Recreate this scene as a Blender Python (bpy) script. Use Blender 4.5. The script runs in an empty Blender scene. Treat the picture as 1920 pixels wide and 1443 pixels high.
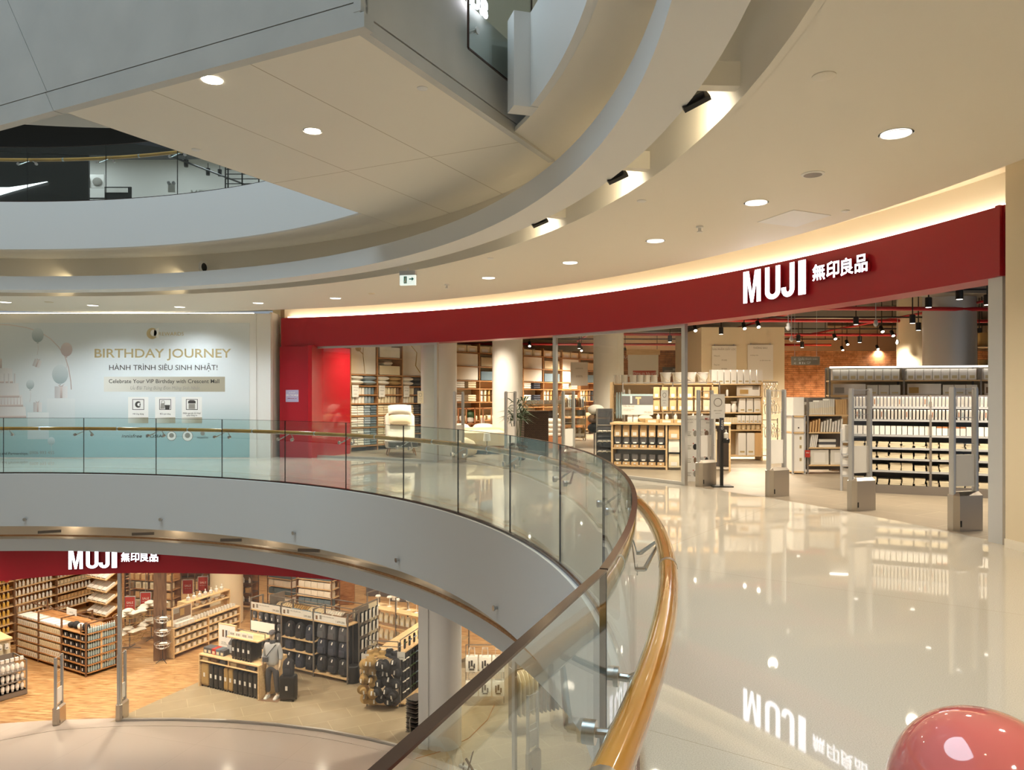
import bpy, math, random
from mathutils import Matrix, Vector
random.seed(7)
C = bpy.context.scene.collection
SC = bpy.context.scene
# ------------------------------------------------------------------ camera, world, light, exposure
EYE = 1.53; FPX = 1425.0; HOR = 742.0; ZL = -6.4; ZU = 5.28
CX, CY = -9.49, 4.71                       # centre of the round atrium
cam = bpy.data.objects.new('camera', bpy.data.cameras.new('camera')); C.objects.link(cam)
cam.location = (0, 0, EYE); cam.rotation_euler = (math.pi/2, 0, 0)
cam.data.sensor_width = 36; cam.data.lens = FPX/1920*36; cam.data.shift_y = (HOR-721.5)/1920
cam.data.clip_start = 0.05; cam.data.clip_end = 200
SC.camera = cam
w = bpy.data.worlds.new('world'); SC.world = w; w.use_nodes = True
w.node_tree.nodes['Background'].inputs[0].default_value = (.8, .9, 1, 1)
w.node_tree.nodes['Background'].inputs[1].default_value = .3
vs = SC.view_settings; vs.view_transform = 'Standard'; vs.look = 'None'; vs.gamma = 1; vs.use_curve_mapping = False
vs.exposure = 0.12
cy = SC.cycles
cy.max_bounces = 10; cy.diffuse_bounces = 4; cy.glossy_bounces = 4; cy.transmission_bounces = 4
cy.transparent_max_bounces = 40; cy.caustics_reflective = False; cy.caustics_refractive = False
cy.sample_clamp_indirect = 5
def lamp(name, kind, loc, energy, color, parent=None, aim=None, **kw):
    d = bpy.data.lights.new(name, kind); d.energy = energy; d.color = color
    for k, v in kw.items(): setattr(d, k, v)
    o = bpy.data.objects.new(name, d); C.objects.link(o); o.location = loc
    if aim: o.rotation_euler = (Vector(aim)-Vector(loc)).to_track_quat('-Z', 'Y').to_euler()
    if parent: o.parent = parent
    return o
WARM = (1, .86, .66); COOL = (.70, .88, 1)
lamp('skylight', 'AREA', (CX, CY, 24), 4300, COOL, shape='DISK', size=17)
# ceiling of the lower shop carries warm panel lamps (out of sight above the shop front)
for x, y in ((-14, 20.6), (-12, 19.6), (-10, 20.3), (-8, 19.2), (-5.6, 18.6), (-3.6, 17.8), (-1, 18.2), (1, 18), (-13, 23.5), (-9, 24), (-6, 24), (-2.5, 22.5), (1.5, 22.5), (-14, 28.5), (-10, 29.5), (-5, 29), (0, 27), (-14, 33), (-8, 35)):
    lamp('shop_spot', 'SPOT', (x, y, ZL+4.2), 470, WARM, None, aim=(x, y+.3, ZL), spot_size=math.radians(150), spot_blend=1., shadow_soft_size=.07)

# ------------------------------------------------------------------ helpers
def at(px, py, z=0.):
    Y = FPX*(z-EYE)/(HOR-py); return ((px-960)*Y/FPX, Y, z)
def px3(px, py, Y): return ((px-960)*Y/FPX, Y, EYE+(HOR-py)*Y/FPX)
def pol(R, t, z=0.): a = math.radians(t); return (CX+R*math.cos(a), CY+R*math.sin(a), z)
def ang(x, y): return math.degrees(math.atan2(y-CY, x-CX))
def oncirc(px, R):                         # angle where the vertical picture plane px cuts the circle R (far side)
    k = (px-960)/FPX; a = k*k+1; b = -2*(k*CX+CY); c = CX*CX+CY*CY-R*R
    Y = (-b+math.sqrt(b*b-4*a*c))/(2*a); return ang(k*Y, Y)
MATS = {}
def mat(name, col, rough=.6, metal=0., emit=None, spec=.5, fn=None, coat=0.):
    if name in MATS: return MATS[name]
    m = bpy.data.materials.new(name); m.use_nodes = True; nt = m.node_tree; b = nt.nodes['Principled BSDF']
    b.inputs['Base Color'].default_value = (*col, 1); b.inputs['Roughness'].default_value = rough
    b.inputs['Metallic'].default_value = metal; b.inputs['Specular IOR Level'].default_value = spec
    b.inputs['Coat Weight'].default_value = coat
    if emit: b.inputs['Emission Color'].default_value = (*emit[0], 1); b.inputs['Emission Strength'].default_value = emit[1]
    if fn: fn(nt, b)
    MATS[name] = m; return m
def nd(nt, typ, **kw):
    n = nt.nodes.new(typ)
    for k, v in kw.items():
        if k in n.inputs.keys(): n.inputs[k].default_value = v
        else: setattr(n, k, v)
    return n
def coords(nt, kind='Object', scale=(1, 1, 1), rot=(0, 0, 0)):
    t = nd(nt, 'ShaderNodeTexCoord'); mp = nd(nt, 'ShaderNodeMapping'); mp.inputs['Scale'].default_value = scale; mp.inputs['Rotation'].default_value = rot
    nt.links.new(t.outputs[kind], mp.inputs[0]); return mp.outputs[0]
def ramp(nt, fac, *stops):
    r = nd(nt, 'ShaderNodeValToRGB'); e = r.color_ramp.elements
    while len(e) < len(stops): e.new(.5)
    for q, (p, c) in zip(e, stops): q.position = p; q.color = (*c, 1)
    nt.links.new(fac, r.inputs[0]); return r.outputs[0]
def noisy(c1, c2, scale=8, stretch=(1, 1, 1), bump=0., detail=4, lo=.35, hi=.65):
    def fn(nt, b):
        n = nd(nt, 'ShaderNodeTexNoise'); n.inputs['Scale'].default_value = scale; n.inputs['Detail'].default_value = detail
        nt.links.new(coords(nt, 'Object', stretch), n.inputs['Vector'])
        nt.links.new(ramp(nt, n.outputs[0], (lo, c1), (hi, c2)), b.inputs['Base Color'])
        if bump:
            u = nd(nt, 'ShaderNodeBump'); u.inputs['Strength'].default_value = bump; u.inputs['Distance'].default_value = .02
            nt.links.new(n.outputs[0], u.inputs['Height']); nt.links.new(u.outputs[0], b.inputs['Normal'])
    return fn
def tiled(c1, c2, mortar, w, h, msize=.004, rot=0., bump=.0, speck=None, offset=.5, vert=False):
    def fn(nt, b):
        v = coords(nt, 'Object', rot=(math.pi/2 if vert else 0, 0, rot))
        t = nd(nt, 'ShaderNodeTexBrick'); t.offset = offset
        for k, q in (('Color1', (*c1, 1)), ('Color2', (*c2, 1)), ('Mortar', (*mortar, 1)), ('Scale', 1.), ('Mortar Size', msize), ('Brick Width', w), ('Row Height', h), ('Bias', 0.)): t.inputs[k].default_value = q
        nt.links.new(v, t.inputs['Vector']); out = t.outputs['Color']
        if speck:
            n = nd(nt, 'ShaderNodeTexNoise'); n.inputs['Scale'].default_value = speck[0]; n.inputs['Detail'].default_value = 3
            if len(speck) > 3: nt.links.new(coords(nt, 'Object', speck[3], (0, 0, rot)), n.inputs['Vector'])
            else: nt.links.new(v, n.inputs['Vector'])
            mx = nd(nt, 'ShaderNodeMix'); mx.data_type = 'RGBA'; mx.blend_type = 'MULTIPLY'; mx.inputs['Factor'].default_value = 1
            nt.links.new(out, mx.inputs['A']); nt.links.new(ramp(nt, n.outputs[0], (.35, speck[1]), (.6, speck[2])), mx.inputs['B']); out = mx.outputs['Result']
        nt.links.new(out, b.inputs['Base Color'])
        if bump:
            u = nd(nt, 'ShaderNodeBump'); u.inputs['Strength'].default_value = bump; u.inputs['Distance'].default_value = .01; u.invert = True
            nt.links.new(t.outputs['Fac'], u.inputs['Height']); nt.links.new(u.outputs[0], b.inputs['Normal'])
    return fn
def glassmat(name, tint, ior=1.5, gl=1.):
    m = bpy.data.materials.new(name); m.use_nodes = True; nt = m.node_tree; nt.nodes.remove(nt.nodes['Principled BSDF'])
    out = nt.nodes['Material Output']; tr = nd(nt, 'ShaderNodeBsdfTransparent'); tr.inputs[0].default_value = (*tint, 1)
    g = nd(nt, 'ShaderNodeBsdfGlossy'); g.inputs['Roughness'].default_value = .0; g.inputs[0].default_value = (gl, gl, gl, 1)
    f = nd(nt, 'ShaderNodeFresnel'); ge = nd(nt, 'ShaderNodeNewGeometry'); mm = nd(nt, 'ShaderNodeMath'); mm.operation = 'MULTIPLY_ADD'; mm.inputs[1].default_value = 1/ior-ior; mm.inputs[2].default_value = ior
    nt.links.new(ge.outputs['Backfacing'], mm.inputs[0]); nt.links.new(mm.outputs[0], f.inputs[0]); mx = nd(nt, 'ShaderNodeMixShader')
    nt.links.new(f.outputs[0], mx.inputs[0]); nt.links.new(tr.outputs[0], mx.inputs[1]); nt.links.new(g.outputs[0], mx.inputs[2]); nt.links.new(mx.outputs[0], out.inputs[0])
    MATS[name] = m; return m

class MB:                                  # collects shapes and links them as one mesh
    def __init__(s): s.v = []; s.f = []; s.mi = []; s.cur = 0
    def add(s, vs, fs, M=None):
        n = len(s.v); s.v += [tuple(M @ Vector(q)) for q in vs] if M else [tuple(q) for q in vs]
        s.f += [tuple(i+n for i in q) for q in fs]; s.mi += [s.cur]*len(fs); return s
    def use(s, i): s.cur = i; return s
    def box(s, x0, x1, y0, y1, z0, z1, M=None):
        return s.add([(x0,y0,z0),(x1,y0,z0),(x1,y1,z0),(x0,y1,z0),(x0,y0,z1),(x1,y0,z1),(x1,y1,z1),(x0,y1,z1)],
                     [(3,2,1,0),(4,5,6,7),(0,1,5,4),(1,2,6,5),(2,3,7,6),(3,0,4,7)], M)
    def rings(s, rs, close=True, cap0=True, cap1=True, M=None):   # list of equal-length point rings
        n = len(rs[0]); vs = [p for r in rs for p in r]; fs = []
        for i in range(len(rs)-1):
            for j in range(n if close else n-1):
                a, b = i*n+j, i*n+(j+1) % n; fs.append((a, b, b+n, a+n))
        if cap0: fs.append(tuple(range(n-1, -1, -1)))
        if cap1: fs.append(tuple(range((len(rs)-1)*n, len(rs)*n)))
        return s.add(vs, fs, M)
    def prism(s, pts, d, M=None):          # polygon in local x,z extruded along +y by d
        return s.rings([[(x, 0, z) for x, z in pts], [(x, d, z) for x, z in pts]], M=M)
    def lathe(s, prof, n=16, M=None, c=(0, 0), cap0=True, cap1=True, sx=1., sy=1.):
        return s.rings([[(c[0]+r*sx*math.cos(2*math.pi*k/n), c[1]+r*sy*math.sin(2*math.pi*k/n), z) for k in range(n)] for r, z in prof], True, cap0, cap1, M)
    def rrect(s, secs, n=4, M=None):       # secs: (cx,cy,z,hw,hd,r) rounded-rectangle sections up z
        rs = []
        for cx, cy_, z, hw, hd, r in secs:
            ring = []
            for q, (sx, sy) in enumerate(((1, 1), (-1, 1), (-1, -1), (1, -1))):
                for k in range(n):
                    a = math.pi/2*(q+k/(n-1)); ring.append((cx+sx*(hw-r)+r*math.cos(a), cy_+sy*(hd-r)+r*math.sin(a), z))
            rs.append(ring)
        return s.rings(rs, M=M)
    def tube(s, pts, r, n=8, M=None, closed=False, ell=None):
        pts = [Vector(p) for p in pts]; rs = []; N = len(pts); up = Vector((0, 0, 1)); ref = None
        for i, p in enumerate(pts):
            d = (pts[min(i+1, N-1)]-pts[max(i-1, 0)]); d = d.normalized() if d.length > 1e-9 else Vector((0, 0, 1))
            if ref is None: ref = up if abs(d.z) < .9 else Vector((1, 0, 0))
            a = d.cross(ref);
            if a.length < 1e-4: a = d.orthogonal()
            a.normalize(); b = a.cross(d).normalized(); ref = b
            rr = r[i] if isinstance(r, (list, tuple)) else r; e = ell or (1, 1)
            rs.append([tuple(p+a*rr*e[0]*math.cos(2*math.pi*k/n)+b*rr*e[1]*math.sin(2*math.pi*k/n)) for k in range(n)])
        return s.rings(rs, M=M)
    def ball(s, c, rx, ry, rz, n=12, m=8, M=None):
        rs = [[(c[0]+rx*math.sin(math.pi*i/m)*math.cos(2*math.pi*k/n), c[1]+ry*math.sin(math.pi*i/m)*math.sin(2*math.pi*k/n), c[2]-rz*math.cos(math.pi*i/m)) for k in range(n)] for i in range(1, m)]
        rs = [[(c[0]+(p[0]-c[0])*.02, c[1]+(p[1]-c[1])*.02, c[2]-rz) for p in rs[0]]]+rs+[[(c[0]+(p[0]-c[0])*.02, c[1]+(p[1]-c[1])*.02, c[2]+rz) for p in rs[-1]]]
        return s.rings(rs, M=M)
    def sweep(s, prof, t0, t1, n=96, close=True):    # prof of (R,z) swept round the atrium centre
        rs = [[pol(R, t0+(t1-t0)*i/n, z) for R, z in prof] for i in range(n+1)]
        return s.rings(rs, close, close, close)
    def mesh(s, name, mats, smooth=True, angle=35):
        me = bpy.data.meshes.new(name); me.from_pydata(s.v, [], s.f)
        for m in (mats if isinstance(mats, (list, tuple)) else [mats]): me.materials.append(MATS[m] if isinstance(m, str) else m)
        if s.cur: me.polygons.foreach_set('material_index', s.mi)
        if smooth:
            me.polygons.foreach_set('use_smooth', [True]*len(me.polygons)); me.set_sharp_from_angle(angle=math.radians(angle))
        import bmesh
        bm = bmesh.new(); bm.from_mesh(me); bmesh.ops.recalc_face_normals(bm, faces=bm.faces); bm.to_mesh(me); bm.free()
        me.update(); return me
    def obj(s, name, mats, parent=None, M=None, **kw):
        return link(name, s.mesh(name, mats, **kw), parent, M)
def link(name, data, parent=None, M=None):
    o = bpy.data.objects.new(name, data); C.objects.link(o)
    if M is not None: o.matrix_basis = M
    if parent: o.parent = parent
    return o
def tag(o, label, cat, group=None, kind=None):
    o['label'] = label; o['category'] = cat
    if group: o['group'] = group
    if kind: o['kind'] = kind
    return o
def struct(o, label=None):
    o['kind'] = 'structure'
    if label: o['label'] = label
    return o
def empty(name, M, label, cat, group=None):
    o = link(name, None, None, M); return tag(o, label, cat, group)
def FR(x, y, z=0., deg=0.): return Matrix.Translation((x, y, z)) @ Matrix.Rotation(math.radians(deg), 4, 'Z')
def FAB(A, B, z=0.):                       # frame at A, local x towards B, local y away to the back
    return FR(A[0], A[1], z, math.degrees(math.atan2(B[1]-A[1], B[0]-A[0])))
def T(x, y, z, deg=0.): return FR(x, y, z, deg)
def txt(body, size, bold=0., ext=.002, align='CENTER', shear=0., space=1., res=3):   # text in local x,z facing -y
    cu = bpy.data.curves.new('t', 'FONT'); cu.body = body; cu.size = size; cu.offset = bold*size; cu.extrude = ext; cu.align_x = align; cu.shear = shear
    cu.space_character = space; cu.resolution_u = res
    o = bpy.data.objects.new('t', cu); C.objects.link(o); bpy.context.view_layer.update()
    me = bpy.data.meshes.new_from_object(o.evaluated_get(bpy.context.evaluated_depsgraph_get())); bpy.data.objects.remove(o); bpy.data.curves.remove(cu)
    me.transform(Matrix.Rotation(math.pi/2, 4, 'X')); return me
def text(name, body, size, m, parent, M, **kw):
    me = txt(body, size, **kw); me.name = name; me.materials.clear(); me.materials.append(MATS[m]); return link(name, me, parent, M)
# ------------------------------------------------------------------ materials
mat('paint_white', (.74, .73, .70), .55)
mat('paint_cream', (.82, .76, .65), .6)
mat('paint_cove', (.84, .77, .62), .6)
mat('paint_wall', (.74, .64, .47), .6)
mat('cladding', (.56, .55, .51), .45, fn=noisy((.54, .53, .49), (.60, .585, .54), 1.5))
mat('seam', (.16, .13, .10), .8)
mat('red_panel', (.33, .008, .018), .35)
mat('red_gloss', (.42, .010, .020), .12, coat=.6)
mat('red_toy', (.78, .18, .155), .07, coat=1.)
mat('terrazzo', (.6, .55, .45), .03, fn=tiled((.64, .60, .52), (.66, .62, .54), (.5, .45, .36), 3.2, 3.2, .003, rot=.62, speck=(170, (.80, .79, .76), (1, 1, 1)), offset=0.))
mat('stone_low', (.66, .58, .5), .12, fn=tiled((.56, .49, .43), (.58, .51, .45), (.46, .4, .34), 2.4, 2.4, .003, rot=.3, offset=0.))
mat('shop_tile', (.45, .38, .28), .38, fn=tiled((.285, .235, .175), (.262, .217, .16), (.42, .36, .27), 1.2, .6, .006, rot=1.0, speck=(3, (.93, .93, .93), (1, 1, 1))))
mat('low_tile', (.42, .36, .27), .4, fn=tiled((.37, .30, .20), (.34, .275, .185), (.52, .43, .30), 1.2, .6, .006, rot=-.46, speck=(3, (.93, .93, .93), (1, 1, 1))))
mat('wood_floor', (.6, .36, .16), .35, fn=tiled((.66, .42, .20), (.56, .33, .145), (.30, .16, .06), 2.1, .16, .004, rot=.15, speck=(2.2, (.46, .34, .24), (1, 1, 1), (1.2, 14, 1))))
mat('brick', (.5, .18, .06), .85, fn=tiled((.58, .22, .08), (.70, .31, .13), (.34, .14, .06), .42, .075, .008, bump=.8, vert=True, speck=(5, (.6, .55, .5), (1, 1, 1))))
mat('pale_wood', (.72, .50, .27), .5, fn=noisy((.66, .44, .22), (.78, .57, .32), 3, (1, 8, 8)))
mat('mid_wood', (.45, .22, .085), .5, fn=noisy((.36, .16, .055), (.52, .27, .11), 3, (1, 9, 9)))
mat('dark_wood', (.16, .085, .045), .5, fn=noisy((.11, .055, .03), (.22, .12, .065), 3, (9, 9, .8)))
mat('rail_wood', (.50, .22, .035), .16, fn=noisy((.52, .22, .025), (.68, .34, .06), 2.2, (1, 1, 3)), coat=.8)
mat('steel', (.62, .60, .57), .28, 1.)
mat('brushed', (.50, .45, .39), .38, 1., fn=None)
mat('alu', (.62, .61, .60), .4, .85)
mat('alu_paint', (.55, .56, .58), .35, .3)
mat('grey_metal', (.25, .22, .195), .5, .4)
mat('bronze', (.085, .05, .04), .16, .6)
mat('black', (.012, .012, .013), .4)
mat('black_cloth', (.022, .022, .026), .85)
mat('navy_cloth', (.035, .04, .06), .85)
mat('grey_cloth', (.09, .09, .10), .85)
mat('white', (.82, .80, .76), .5)
mat('white_cloth', (.82, .78, .70), .9, fn=noisy((.76, .72, .63), (.86, .82, .75), 3))
mat('cream_cloth', (.74, .64, .45), .9)
mat('beige_cloth', (.55, .44, .28), .9)
mat('tan_cloth', (.42, .27, .10), .9)
mat('brown_cloth', (.20, .12, .07), .9)
mat('blue_cloth', (.32, .39, .45), .9)
mat('slate_cloth', (.12, .17, .21), .9)
mat('terracotta', (.42, .17, .07), .85)
mat('kraft', (.62, .40, .19), .75)
mat('clear_plastic', (.72, .70, .64), .25)
mat('smoke_plastic', (.16, .15, .16), .25)
mat('yellow_liquid', (.72, .46, .10), .25)
mat('pale_blue', (.42, .56, .60), .35)
mat('poster', (.80, .78, .74), .7)
mat('ink', (.05, .045, .04), .7)
mat('ink_grey', (.28, .26, .23), .7)
mat('sale_red', (.42, .03, .02), .6)
mat('gold', (.62, .50, .28), .35, .5)
mat('leaf', (.035, .075, .025), .45, fn=noisy((.02, .05, .015), (.06, .115, .04), 6))
mat('wicker', (.10, .055, .03), .7, fn=tiled((.13, .075, .04), (.09, .05, .028), (.02, .012, .008), .05, .03, .008, bump=.6, vert=True))
mat('duct', (.30, .28, .25), .5, .3)
mat('dark_ceiling', (.05, .042, .035), .9)
mat('pipe_red', (.45, .02, .03), .4)
mat('skin_tone', (.72, .55, .38), .5)
mat('sign_light', (1, 1, 1), .5, emit=((.92, .90, 1), 4))
mat('lamp_warm', (1, 1, 1), .5, emit=((1, .88, .68), 22))
mat('lamp_soft', (1, 1, 1), .5, emit=((1, .93, .82), 5))
mat('strip_warm', (1, 1, 1), .5, emit=((1, .82, .52), 5))
mat('exit_green', (.9, .95, .92), .5, emit=((.85, 1, .95), .6))
mat('tealgreen', (.02, .32, .25), .5)
glassmat('glass_rail', (.90, .95, .945))
glassmat('glass_shop', (.965, .975, .965))
glassmat('plastic_film', (.9, .9, .9), 1.3)

# ------------------------------------------------------------------ setting: floors, slabs, ceilings, rings
def sweepobj(name, prof, t0, t1, m, n=120, label=None, close=True):
    return struct(MB().sweep(prof, t0, t1, n, close).obj(name, m), label)
RS = 14.90                                   # upper shop line
sweepobj('floor', [(10.12, -.06), (14.93, -.06), (14.93, 0), (10.12, 0)], -110, 77.2, 'terrazzo', label='polished beige terrazzo floor of the gallery')
sweepobj('floor', [(10.12, -.06), (17, -.06), (17, 0), (10.12, 0)], 77.2, 250, 'terrazzo')
for nm, zb, ring in (('gallery', 0, (-1.54, -1.30)), ('upper gallery', ZU, (-1.65, -1.38))):
    bot = zb-1.0 if zb == 0 else 4.38
    f = [(10.06, bot), (10.14, bot), (10.14, zb+.02), (10.06, zb+.02)]
    if zb == 0: sweepobj('trim_1', f, -110, 250, 'paint_white', 200, 'white curved slab edge below the glass balustrade')
    else:
        pc = at(1003.6, 200.5, 4.38); tb = ang(pc[0], pc[1])
        sweepobj('trim_2', f, -110, tb, 'paint_white', 100, 'pale curved slab edge of the upper floor beside the bridge')
        struct(MB().box(-.17, .08, -.01, .22, 4.372, 5.30, FR(*pol(10.06, tb)[:2], 0, tb)).obj('trim_3', 'paint_white', smooth=False), 'white square pier at the end of the upper slab edge')
        tl = 40.
        sweepobj('trim_4', f, tl, 250, 'paint_white', 140, 'pale curved slab edge of the upper floor beyond the bridge')
    zc = zb-1.68
    sweepobj('ceiling', [(10.14, bot), (10.14, bot+.05), (11.25, bot+.05), (11.25, bot)], -110, 250, 'paint_cream', 160)
    sweepobj('trim_5', [(11.1, zc), (11.16, zc), (11.16, bot+.02), (11.1, bot+.02)], -110, 250, 'paint_cream', 160)
    sweepobj('trim_6', [(10.36, zb+ring[0]), (10.78, zb+ring[0]), (10.78, zb+ring[1]), (10.36, zb+ring[1])], -110, 250, 'paint_white', 200, 'white ring trim hung under the slab edge of the '+nm)
    sweepobj('ceiling', [(11.158, zc), (14.1, zc), (14.1, zc+.05), (11.158, zc+.05)], -110, 250, 'paint_cream', 160, 'cream curved ceiling under the '+nm)
    sweepobj('ceiling', [(14.1, zc+.03), (14.1, zc+.27), (16.5, zc+.27), (16.5, zc+.32), (14.05, zc+.32), (14.05, zc+.03)], -110, 250, 'paint_cove', 120)
sweepobj('trim_7', [(10.27, -1.235), (10.31, -1.235), (10.31, -1.205), (10.27, -1.205)], -110, 250, 'mid_wood', 200, 'thin brown cable channel round the recess')
# upper floor slab and outer shells
sweepobj('floor', [(10.14, ZU-.06), (17.5, ZU-.06), (17.5, ZU), (10.14, ZU)], -110, 250, 'terrazzo')
sweepobj('ceiling', [(11.1, ZU+3.6), (22, ZU+3.6), (22, ZU+3.65), (11.1, ZU+3.65)], -110, 250, 'paint_cream')
sweepobj('trim_8', [(11.0, ZU+3.5), (11.1, ZU+3.5), (11.1, ZU+4.6), (11.0, ZU+4.6)], -110, 250, 'paint_white')
# wall that closes the gallery at the near end of the shop and behind the viewer
sweepobj('wall_right', [(14.78, 0), (15.1, 0), (15.1, 3.9), (14.78, 3.9)], -110, 11.6, 'paint_wall', 60, 'cream wall at the near end of the shop front')
sweepobj('baseboard_right', [(14.765, 0), (14.78, 0), (14.78, .09), (14.765, .09)], -110, 11.6, 'paint_cream', 60)
sweepobj('wall_back', [(15.5, ZU), (15.7, ZU), (15.7, ZU+3.6), (15.5, ZU+3.6)], -110, 70, 'paint_cream', 60)
sweepobj('wall_back', [(14.9, 0), (15.1, 0), (15.1, 3.9), (14.9, 3.9)], 104, 250, 'paint_cream', 60)
sweepobj('wall_back', [(14.9, ZU), (15.1, ZU), (15.1, ZU+3.6), (14.9, ZU+3.6)], 122, 250, 'paint_cream', 60)
# lower floor
def disc(name, R, z, m, t0=0, t1=360, n=120):
    b = MB(); vs = [pol(R, t0+(t1-t0)*i/n, z) for i in range(n)]; b.add(vs, [tuple(range(n))]); return struct(b.obj(name, m, smooth=False))
o = disc('floor', 14.0, ZL, 'stone_low'); o['label'] = 'polished pale stone floor of the hall one level below'
def RL(t):                                   # lower shop line
    ks = [(101, 13.15), (96, 13.62), (90, 13.78), (85, 13.85), (69, 14.12), (60, 14.2), (20, 14.2)]
    if t >= 101: return 13.15
    for (a, ra), (b, rb) in zip(ks, ks[1:]):
        if b <= t <= a: return rb+(ra-rb)*(t-b)/(a-b)
    return 14.2
def wob(prof, t0, t1, n=80):                 # as sweep, offsets added to the lower shop line
    b = MB(); rs = []
    for i in range(n+1):
        t = t0+(t1-t0)*i/n; rs.append([pol(RL(t)+dr, t, z) for dr, z in prof])
    return b.rings(rs)
struct(MB().add([(-30, 8, ZL-.012), (16, 8, ZL-.012), (16, 45, ZL-.012), (-30, 45, ZL-.012)], [(0, 1, 2, 3)]).obj('floor', 'wood_floor', smooth=False), 'oak plank floor of the lower shop')
b = MB(); ts = [91.3-i*(71/40) for i in range(41)]
vs = [pol(RL(t), t, ZL+.004) for t in ts]+[(9, 14, ZL+.004), (9, 23.3, ZL+.004), (-7.75, 23.3, ZL+.004)]
b.add(vs, [tuple(range(len(vs)))]); struct(b.obj('floor', 'low_tile', smooth=False), 'beige tile floor of the lower shop entrance')
struct(wob([(-.25, ZL-.05), (.02, ZL-.05), (.02, ZL+.008), (-.25, ZL+.008)], 130, 20).obj('floor', 'stone_low'))
sweepobj('wall_back', [(13.2, ZL), (13.4, ZL), (13.4, -1.68), (13.2, -1.68)], 130, 380, 'paint_cream', 60)
struct(MB().box(-30, 16, 44, 44.3, ZL, -1.4).box(-30, -29.7, 12, 44, ZL, -1.4).box(15.7, 16, 12, 44, ZL, -1.4).obj('wall_back', 'paint_wall', smooth=False))
vs = [pol(RL(130-i*2)+.36, 130-i*2, -1.95) for i in range(56)]+[(16, 14, -1.95), (16, 44, -1.95), (-30, 44, -1.95), (-30, 16, -1.95)]
struct(MB().add(vs, [tuple(range(len(vs)))]).obj('ceiling', 'paint_wall', smooth=False))
# hoarding wall
HY = 18.72
struct(MB().box(-18.5, -6.30, HY, HY+.25, 0, 3.56).obj('wall_left', 'paint_white', smooth=False), 'flat hoarding wall beside the red shop front')
struct(MB().box(-6.30, -5.95, HY+.02, HY+.9, 0, 3.56).obj('trim_9', 'paint_white', smooth=False))
struct(MB().box(-6.0, -5.94, HY+.10, HY+.7, 0, 3.6).obj('trim_9', 'paint_white', smooth=False))
# upper shop shell
struct(MB().box(-6.2, 20, 31.6, 31.9, 0, 4.6).obj('wall_back', 'paint_wall', smooth=False))
struct(MB().box(19.7, 20, 4, 31.6, 0, 4.6).obj('wall_right', 'paint_wall', smooth=False))
struct(MB().box(-6.2, -6.0, 19.7, 31.6, 0, 4.6).obj('wall_left', 'paint_wall', smooth=False))
b = MB(); n = 60
for sgn in (0,):
    vs = [pol(14.93, 76-i*66/n, 0) for i in range(n+1)]+[(20, 7, 0), (20, 32, 0), (-6.2, 32, 0)]
    b.add(vs, [tuple(range(len(vs)))])
struct(b.obj('floor', 'shop_tile', smooth=False), 'beige tile floor of the upper shop')
vs = [pol(15.2, 76-i*66/n, 4.45) for i in range(n+1)]+[(20, 6, 4.45), (20, 32, 4.45), (-6.2, 32, 4.45)]
struct(MB().add(vs, [tuple(range(len(vs)))]).obj('ceiling', 'dark_ceiling', smooth=False), 'dark exposed ceiling of the upper shop')

# ------------------------------------------------------------------ red shop fronts
def arcbox(r0, r1, t0, t1, z0, z1, n=40): return MB().sweep([(r0, z0), (r1, z0), (r1, z1), (r0, z1)], t0, t1, n)
struct(arcbox(14.84, 15.25, 75.6, 11.9, 2.76, 3.485, 90).obj('wall_front', 'red_panel'), 'long red fascia band above the upper shop front')
struct(MB().box(0, .9, 0, .06, 2.76, 3.485, FR(*pol(14.80, 11.95), 12)).obj('wall_front', 'red_panel', smooth=False))
struct(arcbox(15.0, 15.1, 75.6, 11.9, 3.485, 3.9, 90).obj('trim_10', 'paint_cove'))
struct(arcbox(14.78, 14.90, 75.6, 72.35, 0, 2.76, 8).obj('wall_front', 'red_panel'), 'plain red wall panel beside the hoarding')
pa = at(585, 858.5); pb = at(656.5, 850)
struct(MB().box(0, math.dist(pa, pb), 0, .12, 0, 2.78, FAB(pa, pb)).obj('wall_front', 'red_gloss', smooth=False), 'glossy red return wall behind the glass')
struct(wob([(0, -2.78), (.35, -2.78), (.35, -1.72), (0, -1.72)], 128, 22).obj('wall_front', 'red_panel'), 'red fascia band of the lower shop front')
def framed(name, tlist, zb, z1, R, label, mains):
    o = empty(name, Matrix.Identity(4), label, 'window'); del o['category']; o['kind'] = 'structure'
    for a, c in zip(tlist, tlist[1:]):
        p, q = pol(R(a)+.07, a), pol(R(c)+.07, c); L = math.dist(p, q)
        MB().box(.004, L-.004, 0, .012, zb+.05, z1-.05, FAB(p, q)).obj('pane', 'glass_shop', o, smooth=False)
        MB().box(0, L, -.025, .04, zb, zb+.055, FAB(p, q)).box(0, L, -.02, .035, z1-.06, z1, FAB(p, q)).obj('frame', 'alu', o, smooth=False)
    for a in mains:
        MB().box(-.035, .035, -.04, .04, zb, z1, FR(*pol(R(a)+.07, a), a)).obj('frame', 'alu', o, smooth=False)
    return o
Rc = lambda t: RS
framed('window_1', [oncirc(584, RS), oncirc(700, RS), oncirc(815, RS)], 0, 2.77, Rc, 'glass shop window showing the wall of bedding shelves', [oncirc(584, RS), oncirc(815, RS)])
framed('window_2', [oncirc(1037, RS), oncirc(1153, RS), oncirc(1278, RS)], 0, 2.77, Rc, 'glass shop window in front of the dispenser counter', [oncirc(1037, RS), oncirc(1278, RS)])
ol = lambda px: min((abs((pol(RL(t), t)[0])*FPX/pol(RL(t), t)[1]+960-px), t) for t in [i*.05 for i in range(500, 2300)])[1]
framed('window_3', [ol(x) for x in (222, 324, 420, 513, 602, 690, 768)], ZL, -2.70, RL, 'curved glass front of the lower shop', [ol(222)])
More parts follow.
